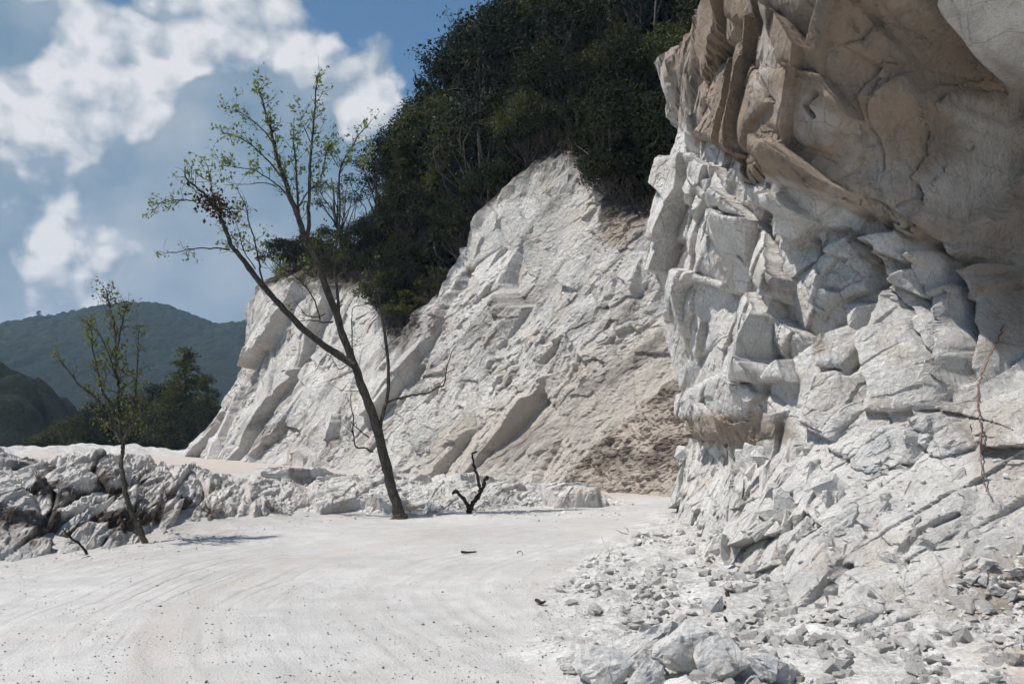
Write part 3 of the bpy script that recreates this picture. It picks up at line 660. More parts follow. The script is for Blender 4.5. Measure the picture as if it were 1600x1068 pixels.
def ground_fields(X, Y):
    ap = sstep(-0.55, 0.45, poly_sdf(X + .35 * fbm(X * .9, Y * .9, 201, 3), Y, apron))
    z = g_z(X, Y)
    z = z + 0.035 * fbm(X * .5, Y * .5, 203, 4) + 0.012 * fbm(X * 2.5, Y * 2.5, 205, 3)
    f2, _, _ = facets(X, Y, .5, 209, .3, 1.2, .3, .2, .6); f3, _, _ = facets(X, Y, .17, 211, .3, 1.2, .3, .3, .8)
    rad = np.hypot(X - 6.5, Y - 10.5) + .5 * fbm(X * .12, Y * .12, 221, 2)
    z = z + (1 - ap) * (0.016 * fbm(rad * 1.6, rad * 0 + .5, 223, 3) + 0.010 * fbm(rad * 6, X * .05, 227, 2)) * sstep(40, 20, Y)
    z = z + ap * (0.10 * fbm(X * 1.3, Y * 1.3, 213, 4) + 0.15 * f2 + 0.14 * f3)
    back = sstep(-1, 1.5, Y - np.interp(X, [-14,-8.2,-6.5,-4.9,-2.9,-.8,.8,2.6,4], [15,17,21,23,24,25,25.3,24.2,60])) * (X < 3)
    lo = sstep(30, 20, Y) * back
    z = z + lo * 0.08 * fbm(X * 1.1, Y * 1.1, 215, 4)
    led = sstep(-1.5, 1.5, poly_sdf(X + 2 * fbm(X * .2, Y * .2, 217, 3), Y, ledge))
    z = z + led * (0.42 + 0.6 * fbm(X * .35, Y * .35, 219, 4))
    z = z - 16 * sstep(69, 92, np.hypot(X, Y)) 
    return z, ap, lo, led
z, ap, lo, led = ground_fields(X, Y)
tint = np.zeros(X.shape + (3,), np.float32)
edge_l = np.interp(X, [-14,-8.7,-6.4,-5.2,-4.1,-2.3,.7,2.5], [8,10.2,12.4,14.2,18.4,19.4,21.6,22.6])
verge = sstep(1.1, 0.0, np.abs(Y - edge_l + .3)) * (X < 3) * 0.45
tint[..., 0] = np.clip(np.maximum(np.maximum(ap * 0.95, lo * 0.9), np.maximum(led, verge)), 0, 1)
buff = sstep(0.2, 1.2, poly_sdf(X, Y, [(2.4,8.6),(3.0,7.6),(6,9),(8,5),(5,4),(2.6,5.6)]))
tint[..., 1] = 0.35 * buff * sstep(-.2, .3, fbm(X * 1.5, Y * 1.5, 229, 4))
tint[..., 2] = np.clip(0.95 * buff + 0.62 * sstep(24, 27, Y) * (Y < 70) * (1 - led), 0, 1)
V = np.stack([X, Y, z], -1).reshape(-1, 3)
road = link("road", raw_mesh("road", V, grid_faces(*X.shape), {'tint': tint.reshape(-1, 3)}, smooth=True), MAT_ROAD, kind='structure',
            label="white marble dust road curving round the foot of the cliff", category="road")
# wide sheet below: valley floor to the horizon
th = np.linspace(0, 2 * math.pi, 97); rr = np.array([0.01, 2.9, 20, 60, 75, 95, 160, 400, 1000, 2400, 3600])
TH, R = np.meshgrid(th, rr, indexing='ij')
zz = np.interp(R, [0, 3.2, 60, 75, 95, 160, 4000], [-.06, -.12, -1.2, -3, -18, -32, -32])
zz = np.where((R < 3.1), -0.02, zz)
MAT_VALLEY = simple_noise_mat("valley_forest_floor", (0.022, 0.035, 0.015), (0.05, 0.06, 0.028), 0.05, 1.0, 0.2, 0.5, obj=False)
me = raw_mesh("ground", np.stack([R * np.sin(TH), R * np.cos(TH), zz], -1).reshape(-1, 3), grid_faces(*R.shape), None, True)
g = link("ground", me, MAT_VALLEY, kind='structure', label="valley floor spreading to the horizon", category="ground")
me.materials.append(MAT_ROAD)
fr = np.repeat(np.arange(96)[:, None], 10, 1) * 0 + np.arange(10)[None]
me.polygons.foreach_set('material_index', (fr.ravel() < 4).astype(np.int32))

# ------------------------------------------------------------------ bank between the two reaches of the road
FOOT = [(-13,9.0,-.15),(-8.7,10.2,-.15),(-6.4,12.4,-.15),(-5.2,14.2,-.15),(-4.1,18.2,-.12),(-2.3,19.5,-.12),(-.7,20.6,-.12),(.7,21.6,-.1),(1.9,22.2,-.1),(2.75,22.6,-.1)]
CRST = [(-15,12.8,1.55),(-11,13.9,1.5),(-8.3,15.9,1.36),(-7.2,18.2,1.12),(-6.0,20.9,.90),(-3.1,22.2,.76),(-1.1,22.9,.58),(.35,23.3,.47),(1.7,23.3,.22),(2.75,22.9,-.02)]
BACK = [(-18,17,1.1),(-13,18,1.1),(-10.4,20.5,.9),(-9,23,.62),(-7,25.5,.35),(-4,26.3,.1),(-1.8,26,.0),(0,25.6,-.05),(1.9,24.6,-.1),(2.9,23.4,-.15)]
u = np.linspace(0, 1, 900)
def rowc(Pn):
    P = catmull(Pn, 20); l = np.linspace(0, 1, len(P)); return np.stack([np.interp(u, l, P[:, i]) for i in range(3)], 1)
FO, CRS, BK = rowc(FOOT), rowc(CRST), rowc(BACK)
v = np.concatenate([np.linspace(0, 1, 120, endpoint=False), np.linspace(1, 2, 40)])
B = np.empty((900, 160, 3), np.float32)
for j, q in enumerate(v):
    if q < 1:
        w = q; B[:, j] = FO * (1 - w) + CRS * w; B[:, j, 2] += 0.22 * math.sin(math.pi * w) * (CRS[:, 2] > 0.15)
    else:
        w = q - 1; B[:, j] = CRS * (1 - w) + BK * w
        B[:, j, 2] += 0.10 * math.sin(math.pi * w)
B[..., 2] -= 0.12 * np.exp(-((v - 1) / 0.10) ** 2)[None, :]
tu = np.gradient(B, axis=0); tv = np.gradient(B, axis=1); Nn = np.cross(tu, tv); Nn /= np.linalg.norm(Nn, axis=2)[..., None] + 1e-9
arc = np.cumsum(np.concatenate([[0], np.linalg.norm(np.diff((FO + CRS) / 2, axis=0), axis=1)])).astype(np.float32)
S = np.repeat(arc[:, None], 160, 1); Hh = np.linalg.norm(CRS - FO, axis=1)[:, None].astype(np.float32); Z = (v[None] * np.maximum(Hh, .6)).astype(np.float32)
f1, e1, _ = facets(S, Z, 1.5, 303, -0.75, 2.0, .2, .10, .4); f2, e2, r2 = facets(S, Z, .55, 309, -.7, 2.1, .25, .14, .5)
f3, e3, _ = facets(S, Z, .2, 321, -.75, 2.4, .25, .12, .5); f4, e4, _ = facets(S, Z, .08, 333, -.6, 1.8, .25, .15, .5)
leftish = sstep(15.5, 9.0, S)                         # the broken, grown-over end near the small tree
amp = (np.clip(v / 0.18, 0, 1) * np.clip((2 - v) / 0.5, 0, 1))[None] * np.clip((arc[-1] - S) / 1.5, 0, 1)
Dd = (0.6 + 0.1 * leftish) * f1 + (0.35 + 0.3 * leftish) * f2 + (0.45 + 0.5 * leftish) * f3 + (0.5 + .2 * leftish) * f4 + 0.05 * fbm(S * 1.5, Z * 1.5, 341, 4)
Dd -= leftish * (0.20 * np.exp(-e1 / .06) + 0.12 * np.exp(-e2 / .07))
Dd = relax(Dd, np.gradient(arc), np.full(160, 0.02), 3.0, 1)
B = B + Nn * (Dd * amp)[..., None]
tint = np.zeros((900, 160, 3), np.float32)
ear = leftish * sstep(0.0, .4, fbm(S * .9, Z * 1.4, 351, 4) + 0.65 * np.exp(-e2 / .12) - .14) * (v < 1.05)[None]
hol = np.exp(-(((S - np.interp(14.6, FO[:, 1], arc)) / 1.3) ** 2)) * sstep(.75, .35, v)[None]
tint[..., 1] = np.clip(0.75 * ear + 0.6 * hol * sstep(-.2, .2, fbm(S * 2, Z * 2, 357, 3)), 0, 1)
mound = sstep(13.2, 14.6, S * 0 + S - np.interp(22.4, FO[:, 1], arc) + 14)
tint[..., 2] = 0.25 * sstep(0, .4, fbm(S * .7, Z * .7, 353, 3)) + 0.3 * mound
tint[..., 1] = np.maximum(tint[..., 1], 0.5 * sstep(.1, .5, fbm(S * 1.6, Z * 2.2, 359, 4)) * (v < 1)[None])
bank = link("bank", raw_mesh("bank", B.reshape(-1, 3), grid_faces(900, 160), {'tint': tint.reshape(-1, 3)}), MAT_ROCK, kind='structure',
            label="low broken white rock bank between the two reaches of the road", category="bank")

# ------------------------------------------------------------------ wooded mountain and the darker hill in front of it
def forest_mat(name, c1, c2):
    m, t, b = new_mat(name)
    P = t.new('ShaderNodeNewGeometry').outputs['Position']
    a = t.new('ShaderNodeAttribute'); a.attribute_name = 'tint'
    sp = t.new('ShaderNodeSeparateColor'); t.l.new(a.outputs['Color'], sp.inputs[0])
    col = t.mix(sp.outputs[0], c1, c2)
    col = t.mix(t.rng(t.noise(P, 0.012, 4, 0.6), 0.4, 0.65), col, tuple(0.6 * np.array(c1)))
    col = t.mix(t.rng(t.noise(P, 0.55, 4, 0.7), 0.45, 0.7), col, tuple(0.5 * np.array(c1)))
    t.l.new(col, b.inputs['Base Color']); b.inputs['Roughness'].default_value = 0.9
    t.l.new(t.bump(t.noise(P, 0.6, 6, 0.7), 1.0, 1.2), b.inputs['Normal']); return m
def wooded(name, xs, ys, zfun, cell, hgt, mat, label, seed):
    X, Y = np.meshgrid(xs, ys, indexing='ij'); X = X.astype(np.float32); Y = Y.astype(np.float32)
    z = zfun(X, Y)
    f1, f2, idh, _, _ = worley(X / cell, Y / cell, seed)
    g1, _, _, _, _ = worley(X / cell * 2.3, Y / cell * 2.3, seed + 9)
    rv = r01(idh >> 4)
    z = z + hgt * (0.5 + rv) * np.sqrt(np.clip(1 - (f1 * 1.25) ** 2, 0, 1)) + hgt * .35 * np.sqrt(np.clip(1 - g1 ** 2, 0, 1)) + hgt * .3 * fbm(X / cell * 1.7, Y / cell * 1.7, seed + 3, 3)
    tint = np.zeros(X.shape + (3,), np.float32); tint[..., 0] = rv
    return link(name, raw_mesh(name, np.stack([X, Y, z], -1).reshape(-1, 3), grid_faces(*X.shape), {'tint': tint.reshape(-1, 3)}, True), mat,
                kind='structure', label=label, category="hill")
MAT_FOREST = forest_mat("mountain_forest", (0.008, 0.015, 0.006), (0.024, 0.036, 0.013))
rx = [-1600,-900,-600,-480,-411,-380,-344,-308,-275,-242,-213,-150,-50,150,600,1600]; rz = [60,78,86,82,77,80,92,100,102,89,80,72,74,70,60,50]
def mtn(X, Y):
    t = (Y - 800) / np.where(Y < 800, 430.0, 500.0)
    return np.interp(X, rx, rz) * np.clip(np.cos(np.clip(t, -1, 1) * math.pi / 2), 0, 1) ** 0.9 - 34 + 34 * np.exp(-t * t * 4) + 16 * fbm(X / 120, Y / 150, 401, 4) * np.exp(-((t * 1.1) ** 2)) * (np.abs(t) > .12)
wooded("mountain", np.concatenate([np.linspace(-1600, -470, 50, endpoint=False), np.linspace(-470, -170, 190, endpoint=False), np.linspace(-170, 1600, 70)]),
       np.concatenate([np.linspace(372, 470, 20, endpoint=False), np.linspace(470, 830, 170, endpoint=False), np.linspace(830, 1300, 30)]), mtn, 5.2, 2.6, MAT_FOREST,
       "forested mountain ridge behind the roadside trees", 411)
def hill2(X, Y):
    return -22 + 34 * np.exp(-(((X + 88) / 36) ** 4 + ((Y - 135) / 30) ** 2)) + 1.5 * fbm(X / 20, Y / 20, 421, 3)
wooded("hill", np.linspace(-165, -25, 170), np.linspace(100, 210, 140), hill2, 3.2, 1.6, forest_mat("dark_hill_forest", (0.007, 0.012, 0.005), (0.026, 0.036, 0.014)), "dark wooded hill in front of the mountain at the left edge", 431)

# ------------------------------------------------------------------ finding spots on the built surfaces
bpy.context.view_layer.update()
DG = bpy.context.evaluated_depsgraph_get()
def hit_px(px, py):
    """the point of the terrain seen at a photo pixel: location and normal"""
    o = Vector((0, 0, CAMZ)); ok, loc, nor, idx, ob, _ = SC.ray_cast(DG, o, pix_dir(px, py))
    return (np.array(loc), np.array(nor), ob) if ok else None
def drop(x, y, z0=30):
    ok, loc, nor, idx, ob, _ = SC.ray_cast(DG, Vector((x, y, z0)), Vector((0, 0, -1)))
    return (np.array(loc), np.array(nor), ob) if ok else None

# ------------------------------------------------------------------ plants
def rand_dirs(n, rng):
    v = rng.normal(size=(n, 3)); return v / np.linalg.norm(v, axis=1)[:, None]
def leaf_cards(C, size, rng, flat=0.5, ratio=0.5, axis=None):
    n = len(C); nn = rand_dirs(n, rng) + np.array([0, 0, flat]); nn /= np.linalg.norm(nn, axis=1)[:, None]
    a = rand_dirs(n, rng) if axis is None else axis + 0.35 * rand_dirs(n, rng)
    u = a - nn * (a * nn).sum(1)[:, None]; u /= np.linalg.norm(u, axis=1)[:, None] + 1e-6; w = np.cross(nn, u)
    s = (size * rng.uniform(0.6, 1.3, n))[:, None]
    V = np.stack([C - u * s * .5, C + w * s * ratio * .5 + nn * s * .08, C + u * s * .5, C - w * s * ratio * .5 + nn * s * .08], 1).reshape(-1, 3)
    return V, np.arange(4 * n).reshape(-1, 4)
def smooth_noise_path(p, q, rng, n=6, wob=0.12):
    t = np.linspace(0, 1, n)[:, None]; L = np.linalg.norm(q - p)
    return p + (q - p) * t + np.cumsum(rng.normal(size=(n, 3)), 0) * wob * L / n * np.sin(t * math.pi)
def make_broadleaf(seed, H, R, nclump, per, leaf, base=0.25, mat=None):
    """returns (trunk mesh, crown mesh): limbs reaching leaf clumps of uneven size, gaps between"""
    rng = np.random.default_rng(seed); wood = Acc(); C = []
    top = np.array([rng.normal() * .08 * H, rng.normal() * .08 * H, H * .86])
    tr = smooth_noise_path(np.zeros(3) - (0, 0, .4), top, rng, 9, 0.10)
    wood.add(*tube(tr, np.linspace(0.026 * H, 0.006 * H, 9), 7))
    for i in range(nclump):
        d = rand_dirs(1, rng)[0]; d[2] = abs(d[2]) * 1.0 - 0.35; rad = rng.uniform(0.55, 1.0) ** 0.5
        c = np.array([d[0] * R * rad, d[1] * R * rad, H * (base + 1) / 2 + d[2] * H * (1 - base) * .55 * rad])
        c[:2] += top[:2] * c[2] / H
        c[2] = max(c[2], H * base * .8)
        j = int(np.clip(c[2] / H * 7 - 1.5 - rng.uniform(0, 1.5), 0, 7)); p = tr[j]
        br = smooth_noise_path(p, c, rng, 5, 0.3); wood.add(*tube(br, np.linspace(0.010 * H, 0.003 * H, 5), 4))
        r = R * rng.uniform(0.16, 0.34); n = int(per * (r / (0.25 * R)) ** 2)
        q = rand_dirs(n, rng) * (rng.uniform(0, 1, n) ** 0.4)[:, None] * r * np.array([1.15, 1.15, .7]) + c
        C.append(q)
        for _ in range(3):
            e = c + rand_dirs(1, rng)[0] * r * 1.25; wood.add(*tube(smooth_noise_path(c, e, rng, 3, .2), [0.003 * H, .002 * H, .001 * H], 3))
            C.append(e + rng.normal(size=(int(per * .08), 3)) * r * .16)
    C = np.concatenate(C); V, F = leaf_cards(C, leaf, rng)
    return wood.mesh("trunk"), raw_mesh("crown", V, F, None, True)
def make_conifer(seed, H, R, layers, leaf, dens=1.0):
    rng = np.random.default_rng(seed); wood = Acc(); C = []; A = []
    tr = smooth_noise_path(np.zeros(3) - (0, 0, .4), np.array([rng.normal() * .03 * H, 0, H]), rng, 9, 0.04)
    wood.add(*tube(tr, np.linspace(0.018 * H, 0.002 * H, 9), 7))
    for i in range(layers):
        t = 0.10 + 0.90 * (i + rng.uniform(-.4, .4)) / layers; t = min(max(t, .05), .985)
        p = np.array([np.interp(t * H, tr[:, 2], tr[:, k]) for k in range(3)])
        for _ in range(rng.integers(2, 5)):
            a = rng.uniform(0, 6.283); L = R * (1 - t) ** 0.75 * rng.uniform(.45, 1.15) + .12 * R
            e = p + np.array([math.cos(a) * L, math.sin(a) * L, L * rng.uniform(-.05, .35)])
            br = smooth_noise_path(p, e, rng, 6, .12); wood.add(*tube(br, np.linspace(.006 * H * (1 - t) + .008, .004, 6), 4))
            n = int(70 * dens * (L / R + .3))
            tt = rng.uniform(.2, 1, n); q = np.stack([np.interp(tt, np.linspace(0, 1, 6), br[:, k]) for k in range(3)], 1)
            o = rng.normal(size=(n, 3)) * np.array([.16, .16, .07]) * R * .55 * (1.2 - tt[:, None] * .5); o[:, 2] -= abs(o[:, 0]) * .25
            C.append(q + o); ax = o + (e - p) / (L + 1e-6) * .12 * R; A.append(ax / (np.linalg.norm(ax, axis=1)[:, None] + 1e-6))
    C = np.concatenate(C); A = np.concatenate(A); V, F = leaf_cards(C, leaf, rng, .9, .28, A)
    return wood.mesh("trunk"), raw_mesh("crown", V, F, None, True)
def make_brush(seed, H, R, n, leaf):
    rng = np.random.default_rng(seed); wood = Acc(); C = []
    for i in range(n):
        a = rng.uniform(0, 6.283); e = np.array([math.cos(a) * R * rng.uniform(.2, 1), math.sin(a) * R * rng.uniform(.2, 1), H * rng.uniform(.4, 1)])
        br = smooth_noise_path(np.array([0, 0, -.1]), e, rng, 6, .25); wood.add(*tube(br, np.linspace(.010, .003, 6), 3))
        m = 26; tt = rng.uniform(.35, 1, m); q = np.stack([np.interp(tt, np.linspace(0, 1, 6), br[:, k]) for k in range(3)], 1)
        C.append(q + rng.normal(size=(m, 3)) * .13 * R)
    V, F = leaf_cards(np.concatenate(C), leaf, rng); return wood.mesh("stems"), raw_mesh("foliage", V, F, None, True)

def plant(name, loc, meshes, mats, parts, label, cat, group=None, scale=1.0, rz=0.0, tilt=(0, 0)):
    e = link(name, None); e.location = loc; e.scale = (scale, scale, scale * random.uniform(.94, 1.06)); e.rotation_euler = (tilt[0], tilt[1], rz)
    e['label'] = label; e['category'] = cat
    if group: e['group'] = group
    for me, mt, pn in zip(meshes, mats, parts):
        if not me.materials: me.materials.append(mt)
        c = link(pn, me, None, e)
        if pn == "twigs": c["kind"] = "stuff"; c.parent = e.children[0]
    return e

# --- the leaning tree by the road, limb by limb
def limb(pts, Y0, rng, dy=None):
    P = [at(px, py, Y0 + (dy[i] if dy is not None else 0.0)) for i, (px, py) in enumerate(pts)]
    return catmull(P, 6)
def build_tree(base_px, limbs, Y0, seed, twig_n, leaf, twig_len, leaf_p):
    rng = np.random.default_rng(seed); base = at(base_px[0], base_px[1], Y0); wood = Acc(); twigs = Acc(); C = []
    for pts, r0, r1, dep, lf in limbs:
        n = len(pts); P = limb(pts, Y0, rng, [dep[0] + (dep[1] - dep[0]) * i / max(n - 1, 1) for i in range(n)])
        jit = np.cumsum(rng.normal(size=P.shape), 0) * 0.006; jit -= np.linspace(0, 1, len(P))[:, None] * jit[-1]
        P = P + jit; rad = np.linspace(r0, r1, len(P)) * (1 + .06 * rng.normal(size=len(P)))
        wood.add(*tube(P - base, rad, 8 if r0 > .04 else 5))
        L = np.linalg.norm(np.diff(P, axis=0), axis=1).sum(); tan = np.gradient(P, axis=0); tan /= np.linalg.norm(tan, axis=1)[:, None]
        for _ in range(int(twig_n * L * lf[0])):
            i = rng.integers(max(1, int(len(P) * lf[1])), len(P)); d = tan[i] * .7 + rand_dirs(1, rng)[0] * .9 + (0, 0, .25); d /= np.linalg.norm(d)
            l = twig_len * rng.uniform(.3, 1.2); q = smooth_noise_path(P[i], P[i] + d * l, rng, 5, .35)
            twigs.add(*tube(q - base, np.linspace(min(.009, rad[i] * .6), .0025, 5), 3))
            if rng.uniform() < lf[2]:
                m = rng.integers(5, leaf_p); tt = rng.uniform(.3, 1.05, m)
                C.append(np.stack([np.interp(tt, np.linspace(0, 1, 5), q[:, k]) for k in range(3)], 1) - base + rng.normal(size=(m, 3)) * .045)
    V, F = leaf_cards(np.concatenate(C), leaf, rng, .3, .6)
    return base, wood.mesh("trunk"), twigs.mesh("twigs"), raw_mesh("crown", V, F, None, True)
Z0 = (0, 0)
LF = (1.0, .25, .8)
MAIN = [([(627,818),(624,806),(619,792)], .17, .105, (0, 0), (0, .5, 0)), ([(622,806),(612,812),(604,817)], .06, .02, (0, -.2), (0, .5, 0)), ([(626,808),(634,813),(641,817)], .06, .02, (0, -.1), (0, .5, 0)), ([(624,808),(622,814),(618,820)], .06, .02, (0, -.4), (0, .5, 0)),
 ([(626,812),(615,780),(604,735),(590,680),(577,640),(562,600),(553,570),(532,515),(512,455),(492,400),(478,375)], .108, .058, (0, .1), (0.0, .5, 0)),
 ([(478,375),(462,335),(448,303),(440,275),(433,250),(426,220),(419,193),(407,150),(404,140)], .062, .010, (.1, -.3), (1.7, .2, .85)),
 ([(478,378),(484,345),(486,318),(488,270),(489,232),(491,180),(493,140),(499,113)], .045, .009, (.1, .5), (.9, .4, .7)),
 ([(474,368),(466,345),(462,318),(461,270),(460,240),(459,207)], .036, .009, (.1, -.1), (1.6, .2, .85)),
 ([(553,570),(520,548),(480,520),(445,490),(423,467),(391,428),(372,404),(359,389),(350,362),(345,346),(333,322),(320,303),(305,291),(291,279),(288,261)], .075, .010, (0, -.8), (.8, .45, .6)),
 ([(320,306),(300,313),(275,312),(255,316),(238,321)], .016, .005, (-.7, -.9), (1.5, .3, .9)),
 ([(345,350),(332,300),(326,270),(322,255)], .014, .005, (-.6, -.4), (1.2, .3, .5)),
 ([(359,389),(335,387),(300,389),(275,394),(259,392)], .018, .005, (-.6, -.8), (.7, .4, .6)),
 ([(412,447),(404,415),(398,385),(390,355),(384,332),(377,310),(369,293)], .022, .006, (-.5, -.2), (.9, .3, .4)),
 ([(398,420),(380,390),(372,360),(365,335)], .014, .005, (-.55, -.9), (1.2, .3, .6)),
 ([(448,303),(425,283),(400,268),(375,262),(345,258)], .016, .005, (0, -.5), (1.3, .3, .9)),
 ([(440,276),(415,245),(390,225),(365,210),(350,208)], .018, .005, (0, -.4), (1.5, .3, .95)),
 ([(426,222),(405,195),(385,180),(362,172)], .014, .005, (-.2, -.5), (1.5, .3, .9)),
 ([(433,292),(410,285),(380,287),(350,289)], .012, .004, (-.1, -.4), (.4, .3, .3)),
 ([(462,330),(480,300),(500,285),(510,240),(520,225)], .018, .005, (.1, .5), (1.4, .3, .9)),
 ([(489,232),(478,205),(470,190),(480,170)], .012, .004, (.4, .2), (1.3, .3, .7)),
 ([(500,500),(490,470),(470,440),(440,420),(420,400),(400,385)], .016, .005, (.1, -.6), (1.2, .3, .9)),
 ([(530,505),(527,460),(521,410),(527,360),(530,321),(530,268),(534,252),(542,236),(552,220),(562,207),(579,190)], .034, .007, (.1, .7), (.8, .35, .6)),
 ([(530,275),(545,255),(565,250),(580,240)], .012, .004, (.5, .8), (1.2, .3, .8)),
 ([(530,262),(520,245),(512,230),(520,215)], .010, .004, (.5, .3), (1.2, .3, .8)),
 ([(597,690),(594,671),(601,640),(607,616),(608,570),(602,519),(595,480),(592,456),(580,430),(575,418)], .050, .012, (0, .4), (.5, .5, .3)),
 ([(606,628),(620,622),(638,618),(655,615),(668,612),(685,605),(693,599),(697,578),(704,558),(712,540)], .030, .006, (.1, .4), (.3, .3, 0)),
 ([(583,706),(570,700),(554,698),(549,675),(548,650),(547,625),(550,612)], .020, .006, (0, -.2), (.4, .3, 0)),
 ([(577,683),(562,672),(548,658)], .016, .008, (0, -.2), (.3, .3, 0)),
 ([(554,572),(552,535),(552,500),(552,481),(565,477),(582,473)], .014, .004, (0, .1), (.4, .3, 0)),
 ([(520,503),(500,502),(482,500),(465,502)], .018, .006, (.1, -.2), (.6, .3, .1)),
 ([(508,490),(495,493),(478,492),(468,480),(460,470)], .014, .004, (.1, -.1), (.8, .3, .3)),
 ([(548,565),(530,575),(512,553),(495,575),(474,591)], .010, .003, (0, -.3), (.3, .3, 0)),
 ([(572,612),(545,612),(525,605),(512,598)], .008, .003, (0, -.2), (.3, .3, 0)),
 ([(594,675),(608,665),(617,655)], .010, .004, (0, .1), (.3, .3, 0)),
 ([(604,525),(615,505),(630,490)], .012, .004, (.3, .4), (.3, .3, 0))]
base, m1, m2_, m3_ = build_tree((624, 812), MAIN, 19.5, 5, 10.0, .075, .42, 15)
tree = plant("leaning_tree", base, (m1, m2_, m3_), (MAT_BARK, MAT_BARK, MAT_LEAF_SPARSE), ("trunk", "twigs", "crown"),
             "tall leaning half-bare tree with thin green leaves at the edge of the road", "tree")
tree.scale = (1, 1, 1)
rng = np.random.default_rng(77)
C = at(341, 322, 18.9) - base + rng.normal(size=(340, 3)) * np.array([.20, .18, .13]); C[:, 2] -= .35 * (C[:, 0] - C[:, 0].mean())
V, F = leaf_cards(C, .085, rng, 0, .65); me = raw_mesh("withered_leaves", V, F, None, True)
link("withered_leaves", me, MAT_LEAF_DEAD, tree, label="clump of withered dark brown leaves")
# --- the small tree in front of the bank
SMALL = [([(228,850),(218,828),(207,804),(199,775),(194,747),(190,720),(189,703),(186,668),(183,637),(181,610),(180,588),(178,550),(176,518),(170,480),(165,452)], .046, .007, (0, .2), (1.5, .45, .75)),
 ([(190,700),(194,676),(207,641),(211,615),(213,593),(216,555),(216,518)], .026, .006, (0, .5), (1.3, .3, .8)),
 ([(186,680),(176,655),(165,637),(148,620),(132,606),(110,580),(92,558)], .022, .005, (0, -.5), (1.2, .3, .7)),
 ([(182,650),(170,628),(158,606),(150,560),(146,530),(141,505)], .020, .005, (0, -.2), (1.4, .3, .8)),
 ([(180,590),(174,575),(172,562),(160,530),(150,515)], .014, .004, (.1, -.3), (1.4, .3, .8)),
 ([(179,560),(184,530),(190,505),(194,487),(200,478)], .014, .004, (.1, .4), (1.5, .3, .85)),
 ([(188,690),(178,672),(165,660),(150,650)], .012, .004, (0, .5), (1.2, .3, .5)),
 ([(192,690),(200,670),(212,655),(222,640)], .012, .004, (0, -.5), (1.2, .3, .6)),
 ([(165,637),(160,610),(165,585),(160,570)], .010, .004, (-.1, .3), (1.3, .3, .7))]
base, m1, m2_, m3_ = build_tree((224, 846), SMALL, 14.6, 9, 12.0, .055, .30, 15)
t2 = plant("young_tree", base, (m1, m2_, m3_), (MAT_BARK, MAT_BARK, MAT_LEAF_SPARSE), ("trunk", "twigs", "crown"),
           "slender young tree with sparse leaves growing from the bank at the left", "tree")
t2.scale = (1, 1, 1)
# --- charred stump
def stick_thing(name, paths, Y0, mat, label, cat, base_px=None, sides=6):
    b = at(base_px[0], base_px[1], Y0); acc = Acc(); rg = np.random.default_rng(len(name) * 7 + int(base_px[0]))
    for pts, r0, r1, dep in paths:
        n = len(pts); P = limb(pts, Y0, rg, [dep * i / max(n - 1, 1) for i in range(n)]) - b
        P = P + rg.normal(size=P.shape) * r0 * .18; acc.add(*tube(P, np.linspace(r0, r1, len(P)) * (1 + .15 * rg.normal(size=len(P))), sides))
    o = link(name, acc.mesh(name), mat); o.location = b; o['label'] = label; o['category'] = cat
    return o
stick_thing("dead_stump", [([(733,800),(735,793),(742,782),(749,773),(757,753),(762,743)], .062, .035, .1), ([(735,795),(728,785),(720,774),(712,767),(707,771)], .05, .022, -.25),
            ([(751,770),(749,758),(746,745),(741,728),(738,709),(745,705)], .042, .016, .2), ([(741,730),(738,726),(737,722)], .014, .006, -.1), ([(712,768),(712,763)], .016, .008, 0)], 20.2, MAT_CHAR,
            "black charred forked stump at the foot of the bank", "stump", (733, 800))
# --- loose sticks, root
def on_ground_stick(name, pxs, r, mat, label, lift=0.01):
    P = []
    for px, py in pxs:
        h = hit_px(px, py); P.append(h[0] + np.array([0, 0, r + lift]))
    P = catmull(P, 5); acc = Acc(); acc.add(*tube(P - P[0], np.linspace(r, r * .5, len(P)), 5))
    o = link(name, acc.mesh(name), mat); o.location = P[0]; o['label'] = label; o['category'] = "stick"
on_ground_stick("fallen_stick", [(721,865),(730,866),(744,865)], .022, MAT_CHAR, "short black stick lying flat in the middle of the road")
on_ground_stick("fallen_stick", [(838,942),(846,946),(852,944)], .02, MAT_CHAR, "short dark stick end at the edge of the rubble beside the road")
stick_thing("curled_twig", [([(808,864),(810,861),(814,861),(817,864),(816,867)], .007, .004, .05)], 13.4, MAT_CHAR, "small curled dark twig standing on the white road", "twig", (812, 867), 4)
stick_thing("dry_branch", [([(995,846),(985,836),(972,832),(962,826)], .012, .004, -.3), ([(985,836),(980,826),(975,822)], .008, .003, .1), ([(995,846),(970,842),(950,838)], .009, .003, .3), ([(972,832),(965,838),(955,842)], .006, .003, 0)], 15.5,
            MAT_TWIG, "dry brown branch lying on the rubble where the road bends", "branch", (990, 846), 4)
stick_thing("dry_twig", [([(950,856),(944,848),(940,838)], .007, .003, .1), ([(944,848),(938,850),(934,853)], .006, .003, 0)], 14.5, MAT_TWIG, "thin bare twig sticking up at the road edge of the rubble", "twig", (950, 857), 4)
